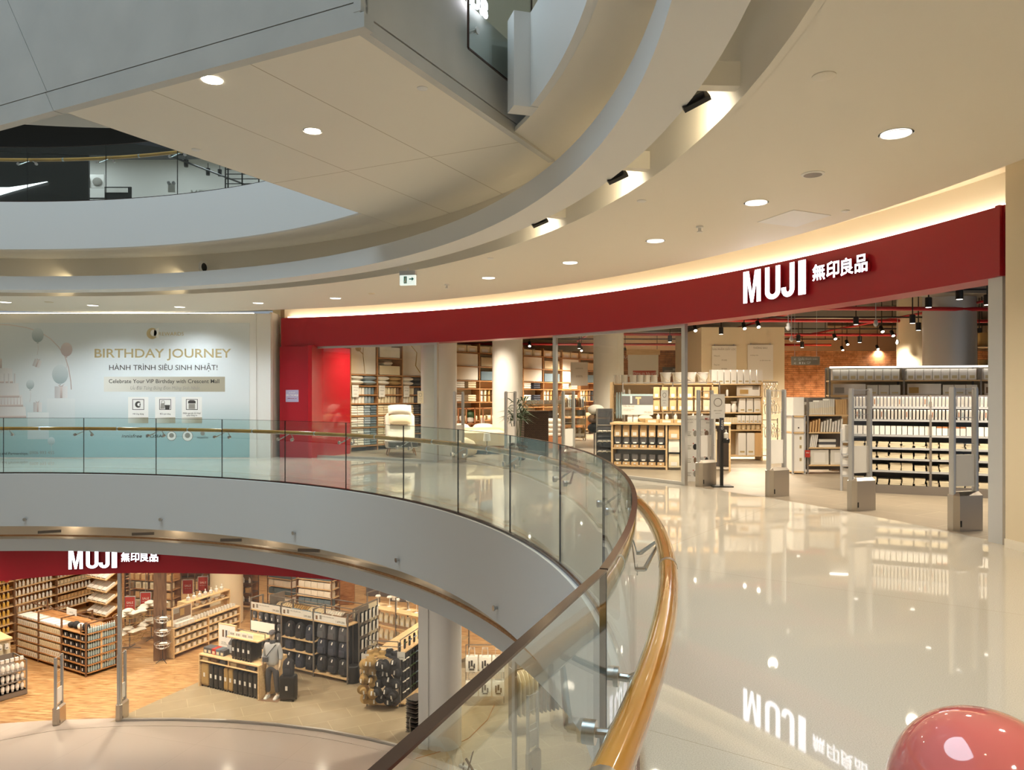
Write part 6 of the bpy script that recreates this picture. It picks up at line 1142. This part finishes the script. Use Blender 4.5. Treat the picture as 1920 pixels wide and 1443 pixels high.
# --- mannequin (one continuous body, clothes as children)
def skin(vs, es, rad, sub=2, root=0):
    me = bpy.data.meshes.new('s'); me.from_pydata(vs, es, []); o = bpy.data.objects.new('s', me); C.objects.link(o)
    md = o.modifiers.new('k', 'SKIN'); md.use_smooth_shade = True
    for i, r in enumerate(rad): me.skin_vertices[0].data[i].radius = r if isinstance(r, tuple) else (r, r)
    me.skin_vertices[0].data[root].use_root = True
    sb = o.modifiers.new('u', 'SUBSURF'); sb.levels = sub
    bpy.context.view_layer.update(); out = bpy.data.meshes.new_from_object(o.evaluated_get(bpy.context.evaluated_depsgraph_get())); bpy.data.objects.remove(o)
    out.polygons.foreach_set('use_smooth', [True]*len(out.polygons)); return out
def figure(F, label, top, legs, cap, shoe, skinm='skin_tone', sling=True):
    o = empty('mannequin', F, label, 'mannequin')
    def sk(name, vs, es, rad, m, **k): me = skin(vs, es, rad, **k); me.materials.append(MATS[m]); return link(name, me, o)
    hip, ch, nk = (0, 0, .92), (0, -.01, 1.28), (0, 0, 1.46)
    vs = [hip, (0, 0, 1.1), ch, nk, (0, -.01, 1.54), (0, -.02, 1.62), (0, -.01, 1.70)]; es = [(i, i+1) for i in range(6)]; rd = [(.13, .10), (.115, .085), (.14, .10), .052, .05, (.075, .09), (.07, .085)]
    def limb(p0, pts, rr, frm):
        a = frm
        for q, r in zip(pts, rr): vs.append(q); rd.append(r); es.append((a, len(vs)-1)); a = len(vs)-1
        return a
    for s in (-1, 1):
        h = limb(None, [(s*.17, 0, 1.40), (s*.235, .01, 1.14), (s*.25, -.06, .92), (s*.25, -.085, .86)], [.055, .045, .034, (.02, .034)], 2)
        for k in range(4): limb(None, [(s*.25+(k-1.5)*.0, -.085+(k-1.5)*.018-.01, .80), (s*.245, -.085+(k-1.5)*.018-.005, .765-.006*abs(k-1.3))], [.009, .007], h)
        limb(None, [(s*.235, -.125, .84), (s*.23, -.135, .81)], [.01, .008], h)
        limb(None, [(s*.09, 0, .86), (s*.10+s*.02, -.02, .50), (s*.11+s*.02, .02, .09), (s*.12+s*.02, -.08, .04)], [.088, .058, .038, .034], 0)
    sk('body', vs, es, rd, skinm)
    vs = [(0, 0, .83), (0, 0, 1.06), (0, -.01, 1.3), (0, 0, 1.44)]; es = [(0, 1), (1, 2), (2, 3)]; rd = [(.205, .165), (.18, .14), (.17, .125), (.075, .07)]
    for s in (-1, 1): limb(None, [(s*.175, 0, 1.395), (s*.235, .01, 1.15), (s*.25, -.03, 1.02)], [.075, .066, .056], 2)
    sk('sweater', vs, es, rd, top)
    vs = [(0, 0, .93), (0, 0, .88)]; es = [(0, 1)]; rd = [(.145, .115), (.15, .12)]
    for s in (-1, 1): limb(None, [(s*.095, 0, .80), (s*.12, -.02, .50), (s*.13, .02, .13)], [.098, .078, .058], 1)
    sk('trousers', vs, es, rd, legs)
    for s in (-1, 1): MB().rrect([(s*.135, -.05, 0, .045, .13, .04), (s*.135, -.05, .04, .044, .125, .04), (s*.135, -.01, .09, .036, .075, .03)]).obj('shoe', shoe, o)
    MB().ball((0, -.012, 1.735), .088, .10, .055, 14, 8).box(-.07, .07, -.19, -.07, 1.715, 1.725).obj('cap', cap, o)
    MB().rings([[(.075*math.cos(k*math.pi/7), .075*math.sin(k*math.pi/7), z) for k in range(14)] for z in (1.44, 1.47, 1.53)]).obj('scarf', 'grey_cloth', o)
    if sling:
        MB().tube([(.13, -.10, 1.42), (0, -.155, 1.25), (-.14, -.13, 1.08), (-.16, 0, 1.06), (0, .14, 1.25), (.13, .08, 1.42), (.13, -.10, 1.42)], .012, 5).rrect([(-.12, -.155, 1.0, .08, .035, .03), (-.12, -.155, 1.12, .08, .035, .03)]).obj('sling_bag', 'grey_cloth', o)
    MB().box(-.28, .28, -.25, .2, -.0, .012).obj('base_plate', 'brown_cloth', o, smooth=False)
    return o
p = atl(511, 1308); figure(FR(p[0], p[1], ZL, -12), 'mannequin in grey sweater, cap and dark trousers beside the luggage table', 'alu_paint', 'grey_cloth', 'grey_cloth', 'white')
p = atl(541, 1312); Fc = FR(p[0], p[1], ZL, -8); put('suitcase', 'suitcase', k_case(.42, .26, .66, 'black'), Fc, 'large dark suitcase standing alone beside the mannequin')
def k_pack(m):
    return cached(('pack', m), lambda: [(None, MB().rrect([(0, 0, 0, .14, .08, .05), (0, 0, .22, .15, .09, .06), (0, 0, .36, .13, .08, .06), (0, 0, .43, .06, .04, .03)], 5).mesh('backpack', m)),
        ('front_pocket', MB().rrect([(0, -.085, .02, .11, .03, .02), (0, -.09, .16, .11, .03, .025), (0, -.085, .2, .09, .015, .012)], 4).mesh('front_pocket', m)), ('handle', MB().tube([(-.03, 0, .42), (0, 0, .47), (.03, 0, .42)], .007, 5).mesh('handle', 'black')), ('price_tag', MB().box(-.018, .018, -.006, -.002, 0, .09, Matrix.Translation((.02, -.095, .3)) @ Matrix.Rotation(.4, 4, 'Y')).mesh('price_tag', 'poster', smooth=False))])
put('backpack', 'backpack', k_pack('black_cloth'), Fc @ T(0, 0, .66), 'black backpack resting on the suitcase beside the mannequin')
# --- backpack rack
A, Bq = (-7.78, 22.62), (-4.53, 20.88); F = LB(A, Bq); L = math.dist(A, Bq); bw = L/3
o = shelf_unit('backpack_rack', F, L, .5, [.14, 1.6], 'tall brown metal rack of dark backpacks on the tile floor', 'rack', 3, 1.93, shelf='pale_wood', post='grey_metal', pr=.018)
MB().box(0, L, .46, .49, .14, 1.6).obj('back_panel', 'black_cloth', o, smooth=False); MB().box(bw, 2*bw, 0, .5, .60, .62).box(bw, 2*bw, 0, .5, .95, .97).obj('shelf', 'pale_wood', o, smooth=False)
for i, pr_ in enumerate(('199.000', '599.000', '1.699.000')):
    q = board(F @ T((i+.5)*bw, -.01, 1.62), bw*.94, .2, 'poster', 'long white price sign on the backpack rack, %s bay' % ('outer', 'middle', 'near corner')[i], 'notice', 'price_sign', [(pr_, .085, bw*.44, .03, 'RIGHT'), ('túi đeo chống thấm nước', .04, -bw*.05, .13, 'CENTER')], th=.01, inkm='ink')
    picture(q, [(-bw*.42, -bw*.36, .03, .14, 'brown_cloth'), (-bw*.3, -bw*.24, .05, .16, 'ink_grey')])
for c in range(3):
    for r, z in enumerate((.145, .625, .975)):
        put('backpack', 'backpack', k_pack(('black_cloth', 'navy_cloth', 'black_cloth')[(c+r) % 3]), F @ T(bw+.22+c*.39, .15, z), 'dark backpack in the middle bay of the rack, %s shelf' % ('lowest', 'middle', 'upper')[r], 'g')
    for r, z in enumerate((.2, .68, 1.12)): put('backpack', 'backpack', k_pack(('black_cloth', 'navy_cloth', 'grey_cloth')[r]), F @ T(2*bw+.22+c*.39, .14, z), '%s backpack hung in the %s row of the last bay' % (('black', 'navy', 'grey')[r], ('lowest', 'middle', 'upper')[r]), 'g')
POU = cached('pou', lambda: [(None, MB().rrect([(0, 0, 0, .07, .03, .02), (0, 0, .16, .08, .035, .03), (0, 0, .2, .04, .01, .008)]).mesh('hanging_pouch', 'grey_cloth')), ('strap', MB().tube([(-.03, 0, .19), (0, 0, .28), (.03, 0, .19)], .006, 5).mesh('strap', 'black')), ('price_tag', MB().box(-.015, .015, -.045, -.04, .02, .1).mesh('price_tag', 'poster', smooth=False))])
for r in range(5):
    for c in range(5): put('hanging_pouch', 'bag', POU, F @ T(.13+c*.24, .05+.02*(r % 2), .3+r*.26), 'grey pouch hung in the first bay of the backpack rack, %s row' % rn[r], 'g')
for c in range(9): put('folded_bag', 'bag', k_fold(.3, .36, .09, ('black_cloth', 'slate_cloth', 'brown_cloth')[c//3]), F @ T(.25+c*.39, .27, 1.602), '%s folded bag lying on top of the backpack rack' % ('black', 'slate', 'brown')[c//3], 'g')
# hanging clothes between the racks
F2 = F @ T(.2, .86, 0); o = empty('clothes_rail', F2, 'long rail of hangered clothes behind the backpack rack', 'clothes rail'); MB().box(0, 3.3, -.012, .012, 1.68, 1.70).box(0, .025, -.3, .3, 0, 1.9).box(3.28, 3.3, -.3, .3, 0, 1.9).box(0, 3.3, -.3, -.28, 1.88, 1.9).box(0, 3.3, .28, .3, 1.88, 1.9).obj('rail', 'grey_metal', o, smooth=False)
for i in range(34): m = ('beige_cloth', 'tan_cloth', 'cream_cloth', 'white_cloth', 'brown_cloth')[(i//7) % 5]; put('hanging_shirt', 'clothes', k_garment(m, .75, .24), F2 @ T(.12+i*.092, 0, .90), '%s shirt on the rail behind the backpack rack' % {'beige_cloth': 'beige', 'tan_cloth': 'tan', 'cream_cloth': 'cream', 'white_cloth': 'white', 'brown_cloth': 'brown'}[m], 'g')
# panel of shoes at the end
F3 = FAB((-4.46, 21.35), (-3.95, 22.5), ZL); o = empty('shoe_rack', F3, 'metal end panel hung with dark shoes behind the backpack rack', 'rack'); MB().box(0, .02, 0, .03, 0, 1.95).box(1.2, 1.22, 0, .03, 0, 1.95).box(0, 1.22, 0, .03, 1.92, 1.95).obj('frame', 'grey_metal', o, smooth=False); MB().box(.02, 1.2, .02, .03, .2, 1.9).obj('panel', 'cream_cloth', o, smooth=False); MB().box(0, 1.2, -.3, 0, .12, .15).obj('shelf', 'pale_wood', o, smooth=False)
SHOE = cached('shoe', lambda: [(None, MB().rrect([(0, 0, 0, .04, .02, .018), (0, 0, .12, .042, .03, .02), (0, 0, .26, .04, .025, .02), (0, 0, .29, .02, .012, .01)]).mesh('shoe', 'black_cloth')), ('sole', MB().rrect([(0, -.025, 0, .046, .006, .005), (0, -.032, .26, .044, .006, .005)], 3).mesh('sole', 'white'))])
for r in range(4):
    for c in range(6): put('shoe', 'shoe', SHOE, F3 @ T(.15+c*.19, -.04, .35+r*.38), 'black shoe with white sole on the %s row of the end panel' % rn[r], 'g')
# --- bag racks and stools further right
A, Bq = (-4.6, 24.1), (-1.6, 22.2); F = LB(A, Bq); L = math.dist(A, Bq)
o = shelf_unit('hat_table', F, L, .6, [.2, .75, 1.25], 'brown metal rack of cream bags with display stands behind the shoe panel', 'rack', 3, 1.7, shelf='pale_wood', post='grey_metal')
for c in range(16): put('cream_pouch', 'bag', k_bag(.14, .1, .3, 'cream_cloth'), F @ T(.14+c*(L-.2)/15.5, .06, .86), 'cream bag hung along the brown rack behind the shoe panel', 'g')
for c in range(16): put('cream_pouch', 'bag', k_bag(.14, .1, .3, 'cream_cloth'), F @ T(.14+c*(L-.2)/15.5, .06, .35), 'cream bag in the lower row of the brown rack behind the shoe panel', 'g')
STD = cached('hatstand', lambda: [(None, MB().lathe([(.07, 0), (.07, .01), (.012, .02), (.012, .28)], 12).mesh('display_stand', 'white')), ('top', MB().lathe([(.085, .28), (.09, .30), (.07, .33)], 14).mesh('top', 'white'))])
for c in range(9): put('display_stand', 'stand', STD, F @ T(.2+c*(L-.4)/8, .3+.1*(c % 2), 1.252), 'white mushroom display stand on the brown rack', 'g')
for i, (x, z) in enumerate(((.8, 1.45), (1.9, 1.45), (2.9, 1.45))): board(F @ T(x, .45, z), .3, .18, 'poster', 'small white card between the display stands, %s' % ('first', 'middle', 'last')[i], 'card', 'picture_card', [('mũ', .07, 0, .05, 'CENTER')], th=.004)
for i, (px, py) in enumerate(((661, 1280), (687, 1282))): p = atl(px, py); tag(MB().lathe([(.19, 0), (.2, .02), (.16, .44), (.14, .46)], 18).obj('round_stool', 'black', None, FR(p[0], p[1]+.1, ZL)), 'dark round bin on the tiles, %s' % ('beside the backpack rack', 'beside the hat rack')[i], 'stool')
# --- hat rack and slipper wall
A, Bq = (-3.72, 19.42), (-2.88, 19.28); F = LB(A, Bq); L = math.dist(A, Bq)
o = empty('hat_rack', F, 'metal end rack crowded with tan and black hats', 'rack'); MB().box(0, .02, 0, .02, 0, 1.7).box(L-.02, L, 0, .02, 0, 1.7).box(0, L, 0, .02, 1.68, 1.7).box(0, L, 0, .02, 1.55, 1.565).obj('frame', 'grey_metal', o, smooth=False); MB().box(0, L, -.1, .3, 1.28, 1.3).box(0, L, -.05, .3, .08, .1).obj('shelf', 'pale_wood', o, smooth=False)
def k_hat(m): return cached(('hat', m), lambda: [(None, MB().lathe([(.175, 0), (.17, .012), (.105, .05), (.095, .12), (.06, .145), (.01, .15)], 18).mesh('hat', m)), ('price_tag', MB().box(-.022, .022, -.07, .05, .152, .157).mesh('price_tag', 'poster', smooth=False))])
for c in range(5): put('hat', 'hat', k_hat('tan_cloth' if c < 3 else 'black_cloth'), F @ T(.1+c*.16, .05+.06*(c % 2), 1.302+.03*(c % 2), c*40), '%s hat lying on top of the hat rack' % ('tan' if c < 3 else 'black'), 'g')
for r in range(5):
    for c in range(5):
        m = 'tan_cloth' if c < 2 else 'black_cloth'; put('hat', 'hat', k_hat(m), F @ T(.02+c*.2+.03*math.sin(r*5+c*3), -.10-.06*((r*2+c*3) % 3), .26+r*.23+.04*math.sin(c*4+r)) @ Matrix.Rotation(math.radians(55+17*((r*3+c*2) % 4)), 4, 'X') @ Matrix.Rotation(.5*math.sin(r*2+c), 4, 'Y') @ Matrix.Scale(.86, 4), '%s hat hung in the %s row of the hat rack' % ({'tan_cloth': 'tan', 'black_cloth': 'black'}[m], rn[r]), 'g')
for i, x in enumerate((.0, L+.1)): board(F @ T(x, -.1, 1.18 if i == 0 else 1.28), .2, .2, 'poster', 'small white card at the hat rack, %s' % ('below the tan hats', 'before the slippers')[i], 'card', 'picture_card', [('59.000', .05, 0, .04, 'CENTER')], th=.004)
A, Bq = (-2.84, 19.36), (-1.95, 22.0); F = LB(A, Bq); L = math.dist(A, Bq)
o = empty('slipper_rack', F, 'long wooden topped rack hung with dark slippers behind the hat rack', 'rack'); MB().box(0, L, 0, .8, 1.3, 1.33).box(0, L, -.12, .3, .08, .11).obj('shelf', 'pale_wood', o, smooth=False); MB().box(0, L, .03, .05, .1, 1.3).obj('back_panel', 'black_cloth', o, smooth=False)
for x in (0, L/2, L-.02): MB().box(x, x+.02, 0, .02, 0, 1.72).obj('post', 'grey_metal', o, smooth=False)
MB().box(0, L, 0, .02, 1.7, 1.72).obj('crossbar', 'grey_metal', o, smooth=False)
SM = ('white_cloth', 'leaf', 'slate_cloth', 'blue_cloth', 'black_cloth', 'tan_cloth')
SN = {'white_cloth': 'white', 'leaf': 'green', 'slate_cloth': 'slate', 'blue_cloth': 'blue', 'black_cloth': 'black', 'tan_cloth': 'tan'}
for r in range(4):
    for c in range(14): m = SM[(c//2) % 6]; put('slipper', 'slipper', k_slipper(m, 'black_cloth'), F @ T(.12+c*.19, -.02, .2+r*.27), 'slipper with %s strap in the %s row of the slipper rack' % (SN[m], rn[r]), 'g')
for c in range(9): m = SM[c % 6]; put('slipper', 'slipper', k_slipper(m, 'black_cloth'), F @ T(.2+c*.28, .12, 1.335), '%s slipper propped on the wooden top of the slipper rack' % SN[m], 'g')
# --- wire cart by the glass
p = atl(780, 1378); F = FR(p[0], p[1], ZL, 60); o = empty('basket_cart', F, 'stack of dark wire baskets on a cart behind the glass front', 'cart'); MB().box(-.2, .2, -.15, .15, .12, .14).tube([(-.22, 0, .1), (-.24, 0, .45), (-.2, 0, .5)], .012, 6).obj('frame', 'steel', o, smooth=False)
for k in range(14): MB().rrect([(0, 0, .15+k*.055, .19, .14, .03), (0, 0, .18+k*.055, .21, .16, .03)], 3).obj('basket', 'black' if k % 2 else 'grey_metal', o)
for x in (-.15, .15): MB().lathe([(.05, -.015), (.05, .015)], 10, M=Matrix.Translation((x, -.1, .05)) @ Matrix.Rotation(math.pi/2, 4, 'Y')).obj('wheel', 'black', o)
# --- tote bags, coats
A, Bq = (-1.25, 19.95), (.95, 21.6); F = FR(-1.15, 19.75, ZL, 52); L = 3.0
o = empty('tote_rack', FR(-1.2, 19.6, ZL, 0), 'metal rack hung with printed white tote bags beyond the round column', 'rack'); MB().box(0, 1.0, 0, .02, 1.5, 1.52).box(0, .02, 0, .02, 0, 1.52).box(.98, 1.0, 0, .02, 0, 1.52).box(0, 1.0, 0, .02, .85, .87).obj('frame', 'grey_metal', o, smooth=False)
TOT = cached('tote', lambda: [(None, MB().rrect([(0, 0, 0, .15, .03, .02), (0, 0, .3, .16, .04, .03), (0, 0, .38, .15, .02, .015)]).mesh('tote_bag', 'white_cloth')), ('handle', MB().tube([(-.08, -.01, .37), (-.07, -.02, .58), (.07, -.02, .58), (.08, -.01, .37)], .018, 6, ell=(1, .4)).mesh('handle', 'white_cloth')), ('print', MB().box(-.08, -.04, -.046, -.04, .1, .28).box(-.02, .03, -.046, -.04, .16, .3).box(.05, .09, -.046, -.04, .1, .22).box(-.06, .07, -.046, -.04, .06, .09).mesh('print', 'ink', smooth=False))])
Ft = FR(-1.2, 19.6, ZL, 0)
for r, z in enumerate((.9, .28)):
    for c in range(3):
        for d in range(3): put('tote_bag', 'bag', TOT, Ft @ T(.17+c*.34, -.07-.07*d, z), 'printed white tote bag in the %s row of the tote rack' % ('upper', 'lower')[r], 'g')
for c in range(9): put('hanging_shirt', 'clothes', k_garment('white_cloth' if c % 3 else 'cream_cloth', .9, .22), FR(.05, 20.1, ZL, 48) @ T(.15+c*.17, 0, .55), 'long white garment on the rail beside the tote rack', 'g')
o = tag(MB().box(0, 1.9, -.015, .015, 1.46, 1.49).box(0, .025, -.2, .2, 0, 1.49).box(1.88, 1.9, -.2, .2, 0, 1.49).obj('clothes_rail', 'grey_metal', None, FR(.05, 20.1, ZL, 48), smooth=False), 'metal rail of long white garments beside the tote rack', 'clothes rail')
for k in range(3): put('folded_stack', 'clothes', k_box(.3, .3, .3, 'white_cloth'), FR(.05, 20.1, ZL, 48) @ T(.3+k*.6, 0, 1.5), 'white folded pile on top of the garment rail, %s' % ('first', 'middle', 'last')[k])
F = FR(.0, 17.9, ZL, 25); o = empty('coat_rail', F, 'metal rail of beige shirts and dark jackets below the near glass panel', 'clothes rail'); MB().box(0, 1.9, -.015, .015, 1.46, 1.49).box(0, .025, -.2, .2, 0, 1.49).box(1.88, 1.9, -.2, .2, 0, 1.49).obj('rail', 'grey_metal', o, smooth=False)
for c in range(16): m = ('cream_cloth' if c < 5 else 'brown_cloth' if c < 7 else 'black_cloth'); put('hanging_coat', 'clothes', k_garment(m, 1.0, .26), F @ T(.12+c*.11, 0, .44), '%s hanging on the rail below the near glass panel' % {'cream_cloth': 'beige shirt', 'brown_cloth': 'brown jacket', 'black_cloth': 'dark jacket'}[m], 'g')
o = board(F @ T(.9, -.1, 1.5), .3, .16, 'sale_red', 'small red card on the coat rail', 'card', 'sale_card', [('SALE', .07, 0, .05, 'CENTER')], th=.004, inkm='poster')
for i, (x, y, m) in enumerate(((1.6, 22.5, 'navy_cloth'), (1.2, 24.5, 'cream_cloth'), (2.6, 20.5, 'slate_cloth'))):
    F = FR(x, y, ZL, 30); o = shelf_unit('display_rack', F, 1.6, .6, [.3, .7, 1.1], 'brown rack of folded clothes seen past the tote bags, %s' % ('middle one', 'farthest one', 'nearest one')[i], 'rack', 2, 1.5, shelf='mid_wood', post='grey_metal')
    for si, z in enumerate((.3, .7, 1.1)):
        for c in range(5): put('folded_stack', 'clothes', k_fold(.26, .36, .2, m), F @ T(.18+c*.31, .3, z), '%s folded clothes, %s board of the %s clothes rack' % (CN[m], ('low', 'middle', 'top')[si], ('middle', 'farthest', 'nearest')[i]), 'g')
tag(MB().tube([(-2.1, 16.6, ZL+.01), (-1.5, 17.0, ZL+.012), (-1.0, 17.6, ZL+.012), (-.6, 18.6, ZL+.012), (-.45, 19.5, ZL+.012)], .008, 5).obj('power_cable', 'terracotta'), 'thin orange cable across the lower tile floor', 'cable')
